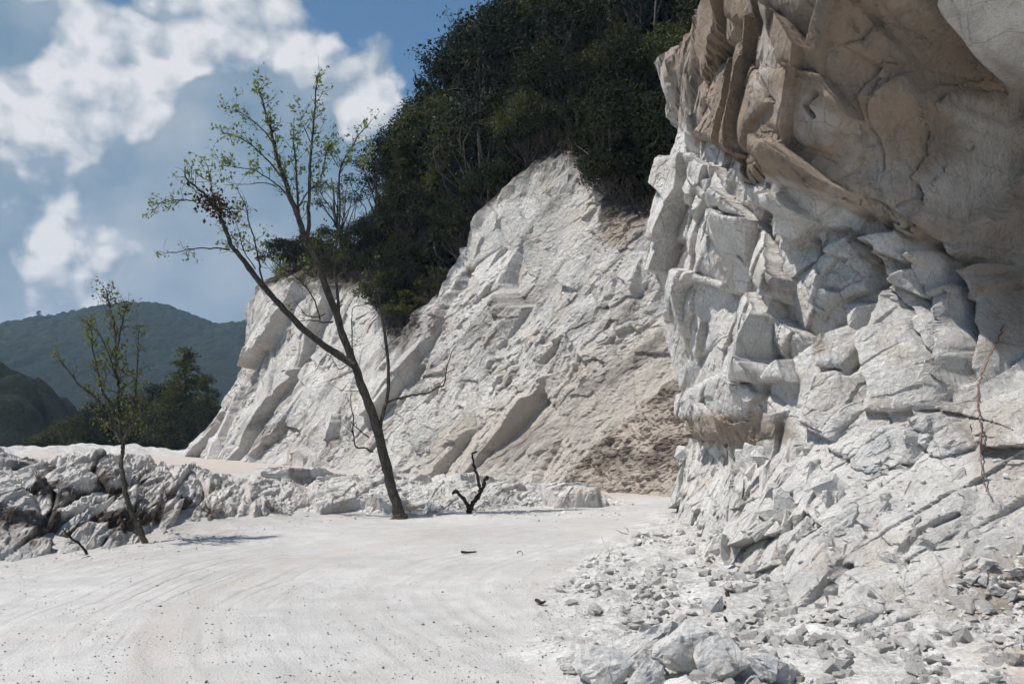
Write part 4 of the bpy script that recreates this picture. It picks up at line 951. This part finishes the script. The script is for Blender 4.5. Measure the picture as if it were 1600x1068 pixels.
def cling(name, pts, r, mat, label, cat, out=0.05):
    P = []
    for px, py in pts:
        h = hit_px(px, py); 
        v = h[0] - np.array([0, 0, CAMZ]); P.append(h[0] - v / np.linalg.norm(v) * out)
    P = np.array(P); b = P[-1].copy(); Q = catmull(P - b, 6); rg = np.random.default_rng(3); acc = Acc()
    Q = Q + rg.normal(size=Q.shape) * .006; acc.add(*tube(Q, np.linspace(r, r * .5, len(Q)), 5))
    for _ in range(5):
        i = rg.integers(4, len(Q) - 3); e = Q[i] + np.array([rg.normal() * .12, -.02, -.1 - rg.uniform(0, .2)]); acc.add(*tube(smooth_noise_path(Q[i], e, rg, 5, .4), np.linspace(r * .4, .002, 5), 3))
    o = link(name, acc.mesh(name), mat); o.location = b; o['label'] = label; o['category'] = cat
cling("hanging_root", [(1568,508),(1560,530),(1547,556),(1537,580),(1530,597),(1528,620),(1529,642),(1532,662),(1534,680),(1533,710),(1534,740),(1540,760),(1549,776)], .012, MAT_ROOT,
      "long reddish root hanging down the cliff near the right edge", "root", .10)
cling("dark_root", [(1135,912),(1136,930),(1132,950),(1134,968)], .022, MAT_CHAR, "black splintered root jutting from the rubble beside a rust stained slab", "root", .06)
stick_thing("dead_sapling", [([(136,866),(130,856),(120,846),(112,842),(104,834),(97,826)], .022, .006, -.3), ([(120,846),(112,848),(106,846)], .010, .004, .2), ([(112,842),(108,830),(106,822)], .008, .003, 0)], 13.2,
            MAT_CHAR, "bent dead sapling at the foot of the bank left of the young tree", "sapling", (136, 868), 5)

# --- woods on the slope above the quarry cliff
BROAD = [make_broadleaf(500 + i, 7.0, 2.9, 46, 190, .17, .12) for i in range(4)]
THIN = [make_broadleaf(520 + i, 9.0, 2.6, 17, 120, .16, .30) for i in range(2)]
CONI = [make_conifer(540 + i, 8.0, 2.6, 40, .26) for i in range(2)]
BUSH = [make_broadleaf(560 + i, 2.4, 1.5, 22, 150, .13, .05) for i in range(3)]
BRUSH = [make_brush(580 + i, 1.1, .9, 26, .07) for i in range(2)]
SCRUB = [make_brush(590 + i, .7, .9, 40, .02) for i in range(2)]
def slope_pos(s, up):
    i = int(np.clip(np.searchsorted(gsH, s), 0, len(gsH) - 1)); z = float(ztH[i, 0]) + up
    j = int(np.clip(np.searchsorted(gzH, z), 0, len(gzH) - 1)); return VH[i, j]
def s_edge(z): return float(np.interp(z, ez, es))
rg = random.Random(4)
def tier(up):
    if up < 2: return "small dark evergreen at the very brink of the quarry cliff", "small evergreens at the brink"
    if up < 8: return "dark evergreen in the middle of the woods above the quarry cliff", "evergreens in the middle of the woods"
    return "tall dark evergreen high in the woods at the top of the picture", "evergreens high in the woods"
placed = []
def wood_tree(kind, s, up, sc, label, group=None):
    p = slope_pos(s, up); v = rg.randrange(100)
    if kind == 'b': return plant("evergreen_tree", p, BROAD[v % 4], (MAT_BARK_G, MAT_LEAF_DARK if v % 4 else MAT_LEAF_OLIVE), ("trunk", "crown"), label, "tree", group, sc, rg.uniform(0, 6.28))
    if kind == 'c': return plant("conifer", p, CONI[v % 2], (MAT_BARK_G, MAT_LEAF_CON), ("trunk", "crown"), label, "tree", group, sc, rg.uniform(0, 6.28))
    if kind == 'u': return plant("bush", p, BUSH[v % 3], (MAT_BARK_G, MAT_LEAF_OLIVE if v % 2 else MAT_LEAF_DARK), ("stems", "foliage"), label, "bush", group, sc, rg.uniform(0, 6.28))
    return plant("dry_brush", p, BRUSH[v % 2], (MAT_TWIG, MAT_LEAF_BRUSH), ("stems", "foliage"), label, "brush", group, sc, rg.uniform(0, 6.28))
for up in (1.0, 3.0, 5.2, 7.6, 10.2, 13.0, 16.0, 19):
    s = -37.0
    while s < 1.5:
        ss = s + rg.uniform(-.7, .7); uu = up + rg.uniform(-.8, .8); z = float(ztH[int(np.clip(np.searchsorted(gsH, ss), 0, len(gsH) - 1)), 0]) + uu
        s += 1.9 + .12 * up
        if ss < s_edge(z) + 0.8: continue
        if up < 2 and ss < -27: continue
        big = min(1.0, .50 + .06 * up)
        if ss < -20 and rg.random() < .6 and up > 2:
            wood_tree('c', ss, uu, big * rg.uniform(.75, 1.1), "yellow-green feathery conifer among the woods at the left end of the slope", "conifers at the left end of the wooded slope")
        else:
            wood_tree('b', ss, uu, big * rg.uniform(.75, 1.2), *tier(up))
for ss, uu, sc in [(-27.6,7.5,1.25),(-26.2,9.5,1.35),(-25.0,8.0,1.3),(-27.0,12.0,1.3),(-25.0,12.5,1.45),(-23.0,10.5,1.45),(-27.3,15.5,1.35),(-24.5,16.5,1.5),(-21,14,1.5),(-21.5,18.5,1.5),(-18,17,1.5),(-29.0,4.5,1.0),(-28.6,2.8,.9)]:
    wood_tree('b', ss, uu, sc * .95, "tall dark evergreen standing against the sky on the left shoulder of the woods", "tall evergreens on the left shoulder of the woods")
for i, (ss, uu, sc, lab) in enumerate([(-28.4, 9.0, 1.0, "spindly tree leaning out over the sky from the left shoulder of the woods"), (-27.9, 14.5, 1.15, "thin-crowned tree on the skyline at the top left of the woods"),
        (-28.7, 5.5, .85, "loose-crowned small tree on the lower left skyline of the woods"), (-26.5, 18.0, 1.2, "tall thin-crowned tree at the upper edge of the picture"), (-30.3, 2.2, .6, "small open tree at the lowest left end of the woods"), (-25.2, 14.5, 1.3, "ragged tree rising above the left shoulder of the woods"),
        (-23.5, 6.0, 1.0, "open ragged tree in front of the dark woods left of the quarry cliff top"), (-19.5, 4.0, .95, "ragged tree leaning over the quarry cliff edge at mid height"), (-16.5, 3.0, .9, "ragged tree standing just behind the highest brink of the quarry cliff"),
        (-12.0, 3.5, 1.0, "ragged tree behind the peak of the quarry cliff"), (-31.8, 1.6, .55, "lowest open tree near the left tip of the wooded brink")]):
    plant("evergreen_tree", slope_pos(ss, uu), THIN[i % 2], (MAT_BARK_G, MAT_LEAF_DARK), ("trunk", "crown"), lab, "tree", None, sc, i * 1.9, (.05, -.18))
for i, (ss, uu) in enumerate([(-22.6, .1), (-21.9, -.1), (-21.2, .2), (-22.2, .6), (-20.6, .3), (-21.6, .8), (-9.6, .2), (-8.8, .4), (-8.0, .3), (-10.3, .3)]):
    wood_tree('u', ss, uu, .75, "low leafy bush at the brink of the quarry cliff", "bushes along the brink of the quarry cliff")
s = -37.5
while s < 1:
    z = 8; 
    wood_tree('u', s, rg.uniform(.3, .9), rg.uniform(.45, .95), "low leafy bush at the brink of the quarry cliff", "bushes along the brink of the quarry cliff")
    if rg.random() < .55: wood_tree('r', s + .4, rg.uniform(.1, .5), rg.uniform(.6, 1.2), "tangle of dry brown brush hanging at the brink of the quarry cliff", "dry brush along the brink")
    s += rg.uniform(.6, 1.1)
# --- trees beyond the ledge at the left
FARTREE = [('c', 292, 78, 545, 2.5, "tall feathery conifer standing beyond the ledge beside the quarry cliff"), ('c', 322, 76, 585, 3.0, "shorter conifer touching the foot of the quarry cliff"),
 ('b', 150, 80, 622, 2.0, "dark round tree behind the young tree"), ('b', 205, 79, 600, 2.0, "dark broad tree just left of the tall conifer"), ('b', 250, 82, 588, 2, "dark tree crowded against the left of the tall conifer"),
 ('b', 100, 82, 645, 2.5, "low dark tree left of the round one beyond the ledge"), ('b', 345, 84, 625, 2, "dark tree half hidden by the sloping end of the quarry cliff"),
 ('c', 265, 76, 592, 2, "slim conifer between the dark trees beyond the ledge"),
 ('b', 60, 84, 672, 2, "leftmost low dark tree beyond the ledge under the hill"), ('b', 128, 76, 640, 2, "bushy dark tree in front of the low trees left of the young tree"), ('b', 178, 76, 628, 2, "bushy dark tree directly behind the young tree crown base"),
 ('b', 228, 76, 606, 2, "bushy dark tree filling the gap left of the slim conifer"), ('b', 310, 75, 622, 2, "bushy dark tree under the shorter conifer by the quarry cliff")]
for kd, px, Y, py, zb, lab in FARTREE:
    b = at(px, 712, Y); b[2] = -1.2; H = CAMZ + (PHY - py) / FPX * Y - b[2]
    ms = BROAD[px % 4] if kd == 'b' else CONI[px % 2]; sc = H / (7.0 if kd == 'b' else 8.0)
    plant("evergreen_tree" if kd == 'b' else "conifer", b, ms, (MAT_BARK_G, MAT_LEAF_DARK), ("trunk", "crown"), lab, "tree", "trees beyond the ledge", sc, px * .37)
for i, (px, py, lab) in enumerate([(48,690,"pale green bush leftmost beyond the ledge"), (78,680,"taller pale green bush beyond the ledge below the dark hill"), (112,686,"olive bush beside the low dark tree beyond the ledge"),
                                    (232,690,"low bush behind the ledge under the conifers"), (180,688,"low bush behind the ledge by the young tree trunk"), (300,692,"low bush behind the ledge by the quarry cliff foot")]):
    b = at(px, 714, 74); b[2] = -.9; H = CAMZ + (PHY - py) / FPX * 74 - b[2]
    me_ = BUSH[i % 3]; e = plant("bush", b, [m.copy() for m in me_], (MAT_BARK_G, MAT_LEAF_OLIVE), ("stems", "foliage"), lab, "bush", "bushes beyond the ledge", H / 2.2, i)
    e.children[1].data.materials.clear(); e.children[1].data.materials.append(MAT_LEAF_OLIVE)
# --- lone trees on the mountain ridge
for px, h, lab in ((45, 8, "small lone conifer on the mountain ridge, leftmost of three"), (62, 15, "largest lone conifer on the mountain ridge, middle of three"), (78, 10, "lone conifer on the mountain ridge, rightmost of three")):
    x = (px - 800) / FPX * 800; z = float(mtn(np.array([[x]], np.float32), np.array([[800.]], np.float32))[0, 0])
    plant("conifer", (x, 798, z + 2), CONI[px % 2], (MAT_BARK_G, MAT_LEAF_DARK), ("trunk", "crown"), lab, "tree", "lone trees on the ridge", (h + 4) / 8.0 , px)
# --- dry scrub on the bank
for i, (px, py, sc, lab) in enumerate([(60,745,.3,"dry scrub on the top of the bank at the left edge"), (262,772,.4,"dry scrub on the bank right of the young tree"),
        (250,812,.45,"tangled dry scrub at the foot of the young tree"), (330,800,.45,"small dry scrub on the bank between the two roadside trees"), (425,800,.4,"small dry scrub at the bank foot left of the leaning tree")]):
    h = hit_px(px, py)
    plant("dry_scrub", h[0], SCRUB[i % 2], (MAT_TWIG, MAT_LEAF_BRUSH), ("stems", "foliage"), lab, "scrub", "dry scrub on the bank", sc, i * 1.3)

# ------------------------------------------------------------------ stones
def hull_rock(seed, dims, npts=16, rough=0.0, cuts=0, name="stone"):
    rg = np.random.default_rng(seed); p = rand_dirs(npts, rg); p *= rg.uniform(.75, 1.1, npts)[:, None]
    bm = bmesh.new()
    for q in p: bm.verts.new(q * np.array(dims) * .5)
    r = bmesh.ops.convex_hull(bm, input=bm.verts); 
    bmesh.ops.delete(bm, geom=[g for g in r['geom_interior'] if isinstance(g, bmesh.types.BMVert)], context='VERTS')
    if cuts:
        bmesh.ops.triangulate(bm, faces=bm.faces)
        for _ in range(cuts): bmesh.ops.subdivide_edges(bm, edges=bm.edges, cuts=1, use_grid_fill=True)
        co = np.array([v.co for v in bm.verts]); S_ = max(dims)
        off = np.random.default_rng(seed + 1).uniform(-50, 50, 3); q = (co + off) / S_
        f, e, _ = facets((q[:, 0] + q[:, 2] * .6).astype(np.float32), (q[:, 1] - q[:, 2] * .7).astype(np.float32), .32, seed, .4, 1.4, .3, .12, .5)
        d = f * S_ * rough + S_ * rough * .07 * fbm((q[:, 0] * 7).astype(np.float32), (q[:, 1] * 7 + q[:, 2] * 5).astype(np.float32), seed, 4)
        bm.normal_update()
        for v, dd in zip(bm.verts, d): v.co = v.co + v.normal * float(dd)
    me = bpy.data.meshes.new(name); bm.to_mesh(me); bm.free(); return me
MAT_BOULDER = rock_material("boulder_marble", light=(0.82, 0.80, 0.765), dark=(0.68, 0.655, 0.625), k=1.6, attr=False)
# the heap of boulders at the lower edge of the picture
BOULD = [(1066,1075,98,66,-.05,.5,"big rounded grey boulder at the front of the heap"), (1030,1040,165,56,.35,.55,"broad flat slab lying across the top of the boulder heap"),
 (1004,1056,50,36,.2,.5,"small boulder wedged between the slab and the big front boulder"), (938,1078,100,50,-.2,.6,"wide low boulder at the left of the heap"),
 (893,1050,44,26,.4,.5,"small stone at the left end of the boulder heap beside the road"), (922,1042,50,28,-.3,.5,"flat stone behind the left end of the boulder heap"),
 (1010,1090,56,44,.1,.6,"bright white boulder cut by the lower edge of the picture"), (1128,1085,84,52,.2,.6,"pale boulder right of the big front boulder"),
 (1182,1062,72,42,-.4,.5,"wide pale boulder at the right end of the heap"), (1085,1022,60,40,.6,.5,"angular boulder at the back of the heap"),
 (1215,1078,40,34,0,.5,"dark small boulder beyond the right end of the heap"), (1240,1072,30,24,.7,.5,"small bright stone at the far right of the heap")]
for i, (px, py, w, h, rz, asp, lab) in enumerate(BOULD):
    hit = hit_px(px, min(py, 1066)); P = hit[0]; Yd = P[1]
    if py > 1066: P = at(px, py, 6.4 - (py - 1066) * .012); g = drop(P[0], P[1], 3.0); P = g[0] if g else P; Yd = P[1]
    W_ = w / FPX * Yd * 1.18; H_ = h / FPX * Yd * 1.3
    o = link("boulder", hull_rock(900 + i, (W_ * 1.1, W_ * max(asp, .5) * 1.1, H_ * 1.25), 14, .40, 3, "boulder"), MAT_BOULDER)
    o.location = (P[0], P[1] + W_ * .15, P[2] + H_ * .38); o.rotation_euler = (rg.uniform(-.15, .15), rg.uniform(-.15, .15), rz)
    o['label'] = lab; o['category'] = "boulder"; o['group'] = "heap of boulders at the road edge"
# stones that can be told apart on the slope at the right
for i, (px, py, w, h, dk, lab) in enumerate([(1540,888,34,26,0,"pale stone on top of the small stone pile near the right edge"), (1520,905,30,20,0,"flat stone at the left of the small stone pile near the right edge"),
      (1538,912,26,24,0,"square stone in the middle of the small stone pile near the right edge"), (1556,930,36,22,1,"grey wedge stone below the small stone pile near the right edge"), (1580,938,28,22,1,"grey block beside the wedge stone near the right edge"),
      (1520,940,26,26,0,"upright stone left of the wedge stone near the right edge"), (1576,1034,56,22,1,"long dark slab lying low at the right edge"), (1470,1054,26,18,1,"round dark stone in the gravel at the lower right"),
      (1520,972,34,16,1,"thin grey slab on the buff earth at the right"), (1421,985,24,20,0,"stone lodged under the big lower ledge of the cliff"), (1112,958,40,44,2,"rust stained slab standing in the rubble"),
      (1150,985,30,22,0,"pale angular stone right of the rust stained slab"), (1000,965,34,22,0,"largest pale stone in the middle of the rubble apron"), (935,1012,44,16,0,"flat stone half sunk where the rubble meets the road")]):
    hit = hit_px(px, py)
    if hit is None: continue
    P, Nr, _ = hit; Yd = P[1]; W_ = w / FPX * Yd; H_ = h / FPX * Yd
    o = link("stone", hull_rock(960 + i, (W_ * 1.1, W_ * .7, H_ * 1.2), 12, .4, 2, "stone"), MAT_STONE_D if dk == 1 else MAT_STONE)
    o.location = (P[0], P[1], P[2] + H_ * .25); o.rotation_euler = (rg.uniform(-.2, .2), rg.uniform(-.25, .25), rg.uniform(-.5, .5)); o['label'] = lab; o['category'] = "stone"
# angular slabs broken loose but still standing in the foot of the cliff
SL = [hull_rock(700 + i, (.42, .20, .95), 11, .35, 2, "slab") for i in range(6)] + [hull_rock(710 + i, (.8, .3, .55), 11, .35, 2, "slab") for i in range(5)]
for me in SL: me.materials.append(MAT_STONE)
rg2 = random.Random(21); SLP = []
for _ in range(60): SLP.append((rg2.uniform(1062, 1300), rg2.uniform(700, 870), rg2.uniform(.35, .95)))
for _ in range(34): SLP.append((rg2.uniform(1290, 1590), rg2.uniform(690, 980), rg2.uniform(.2, .5)))
for px, py, sc in SLP:
    hit = hit_px(px, py)
    if hit is None or hit[2].name not in ("cliff", "overhang"): continue
    P, Nr, _ = hit
    o = link("slab", SL[rg2.randrange(11)], None, near_cliff); o.location = P - Nr * .06 * sc; o.scale = (sc, sc, sc * rg2.uniform(.7, 1.2))
    o.rotation_euler = (rg2.uniform(-.6, .3), rg2.uniform(.5, 1.3), rg2.uniform(-.9, .9))
# loose stones: the larger ones singly, the rest as rubble
VAR = [hull_rock(800 + i, (1, rnd, .62), 11, 0, 0, "stone") for i, rnd in enumerate(np.linspace(.55, .95, 9))]
for i, me in enumerate(VAR): me.materials.append(MAT_STONE_D if i % 9 == 4 else MAT_STONE)
VV = [(np.array([v.co for v in me.vertices]), [tuple(p.vertices) for p in me.polygons]) for me in VAR]
def inpoly(x, y, P):
    c = False
    for i in range(len(P)):
        a, b = P[i], P[(i + 1) % len(P)]
        if (a[1] > y) != (b[1] > y) and x < (b[0] - a[0]) * (y - a[1]) / (b[1] - a[1]) + a[0]: c = not c
    return c
APR = [(868,898),(930,865),(1000,828),(1036,796),(1080,800),(1140,850),(1230,920),(1320,960),(1440,980),(1500,900),(1600,850),(1600,1068),(930,1068),(872,1060),(930,985),(880,940)]
cand = []
def scatter(n, box, poly, lo, hi, pw, minz=.35, clump=0.0):
    k = 0; tries = 0
    while k < n and tries < n * 8:
        tries += 1; px, py = rg2.uniform(box[0], box[2]), rg2.uniform(box[1], box[3])
        if poly and not inpoly(px, py, poly): continue
        if clump and float(perlin(np.array([px / 70.]), np.array([py / 38.]), 9)[0]) < clump * (rg2.random() - .5): continue
        h = hit_px(px, py)
        if h is None or h[1][2] < minz or h[2].name not in ("road", "cliff", "bank", "quarry_cliff"): continue
        cand.append((h[0], h[1], lo + (hi - lo) * rg2.random() ** pw, h[2].name)); k += 1
scatter(3600, (865,795,1600,1068), APR, .012, .20, 5.5, .35, .5)
scatter(230, (860,830,1130,960), APR, .04, .26, 2.6, .35, .4)
scatter(26, (1000,900,1560,1060), APR, .16, .34, 1.6, .35)
scatter(500, (840,840,1000,1068), None, .008, .05, 3.0)
scatter(500, (1060,690,1600,1000), None, .02, .13, 3.0, .55)
scatter(420, (0,690,980,815), None, .02, .16, 2.5, .3)
scatter(300, (0,795,640,890), [(0,872),(240,845),(450,812),(620,802),(640,812),(460,835),(250,870),(0,905)], .015, .07, 2.5)
scatter(120, (700,780,980,806), None, .03, .14, 2.0, .2)
N_PLAIN = len(cand)
scatter(2200, (0,815,900,1068), None, .006, .026, 3.2, .5, .45)
scatter(60, (100,900,900,1068), None, .02, .045, 2.0, .5)
gravel = cand[N_PLAIN:]; cand = cand[:N_PLAIN]
cand.sort(key=lambda c: -c[2] / np.linalg.norm(c[0]))
rub = Acc(); rubF = []; rubV = []; nb = 0
for i, (P, Nr, s, on) in enumerate(cand):
    z = P[2] + s * .05; rot = Matrix.Rotation(rg2.uniform(0, 6.28), 3, 'Z') @ Matrix.Rotation(rg2.uniform(-.5, .5), 3, 'X') @ Matrix.Rotation(rg2.uniform(-.4, .4), 3, 'Y')
    v = rg2.randrange(9); sc = (s, s, s * rg2.uniform(.6, 1.1))
    if i < 300:
        where = {"bank": ("loose pale stone lying on the white rock bank", "loose stones on the bank"), "cliff": ("loose pale stone resting on a ledge of the near cliff foot", "loose stones on the cliff foot"),
                 "quarry_cliff": ("loose stone at the foot of the quarry cliff", "loose stones below the quarry cliff")}.get(on, ("loose pale stone in the rubble apron beside the road", "loose stones of the rubble apron"))
        if on == "road" and P[1] < 8.6 and P[0] > -.5: where = ("loose pale stone in the gravel around the boulder heap", "loose stones around the boulder heap")
        elif on == "road" and P[0] > 1.6 and P[1] < 12: where = ("loose pale stone in the gravel close under the cliff foot", "loose stones close under the cliff foot")
        elif on == "road" and P[1] > 14: where = ("loose pale stone where the rubble narrows toward the bend", "loose stones toward the bend")
        if on == "road" and P[0] < -0.5: where = ("loose pale stone along the bank side of the road", "loose stones along the bank side of the road")
        o = link("stone", VAR[v], None, label=where[0], category="stone", group=where[1]); o.location = (P[0], P[1], z); o.scale = sc; o.rotation_euler = rot.to_euler()
    else:
        co = VV[v][0] * np.array(sc) @ np.array(rot).T + np.array([P[0], P[1], z]); rubV.append(co)
        rubF += [tuple(a + nb for a in f) for f in VV[v][1]]; nb += len(co)
me = bpy.data.meshes.new("rubble"); me.from_pydata(np.concatenate(rubV).tolist(), [], rubF); me.update()
link("rubble", me, MAT_STONE, kind='stuff', label="fine broken white marble rubble scattered along the road and slopes", category="rubble")

gv = []; gf = []; nb = 0
for P, Nr, s, on in gravel:
    rot = Matrix.Rotation(rg2.uniform(0, 6.28), 3, 'Z') @ Matrix.Rotation(rg2.uniform(-.5, .5), 3, 'X'); v = rg2.randrange(9)
    co = VV[v][0] * s @ np.array(rot).T + np.array([P[0], P[1], P[2] + s * .15]); gv.append(co); gf += [tuple(a + nb for a in f) for f in VV[v][1]]; nb += len(co)
me = bpy.data.meshes.new("gravel"); me.from_pydata(np.concatenate(gv).tolist(), [], gf); me.update()
link("gravel", me, MAT_GRAVEL, kind='stuff', label="dark specks of gravel strewn over the white road", category="gravel")
# ------------------------------------------------------------------ air between here and the mountain
m = bpy.data.materials.new("pale_haze"); m.use_nodes = True; m.node_tree.nodes.clear(); t = NT(m.node_tree)
vol = t.new('ShaderNodeVolumePrincipled'); vol.inputs['Color'].default_value = (0.50, 0.72, 1.0, 1); vol.inputs['Density'].default_value = 0.00024; vol.inputs['Anisotropy'].default_value = 0.2
t.l.new(vol.outputs[0], t.new('ShaderNodeOutputMaterial').inputs['Volume'])
bm = bmesh.new(); bmesh.ops.create_cube(bm, size=1.0)
for v in bm.verts: v.co = Vector((v.co.x * 7600, v.co.y * 7600, -50 if v.co.z < 0 else 150))
me = bpy.data.meshes.new("haze"); bm.to_mesh(me); bm.free()
link("haze", me, m, kind='stuff', label="thin bluish haze filling the valley air", category="haze")
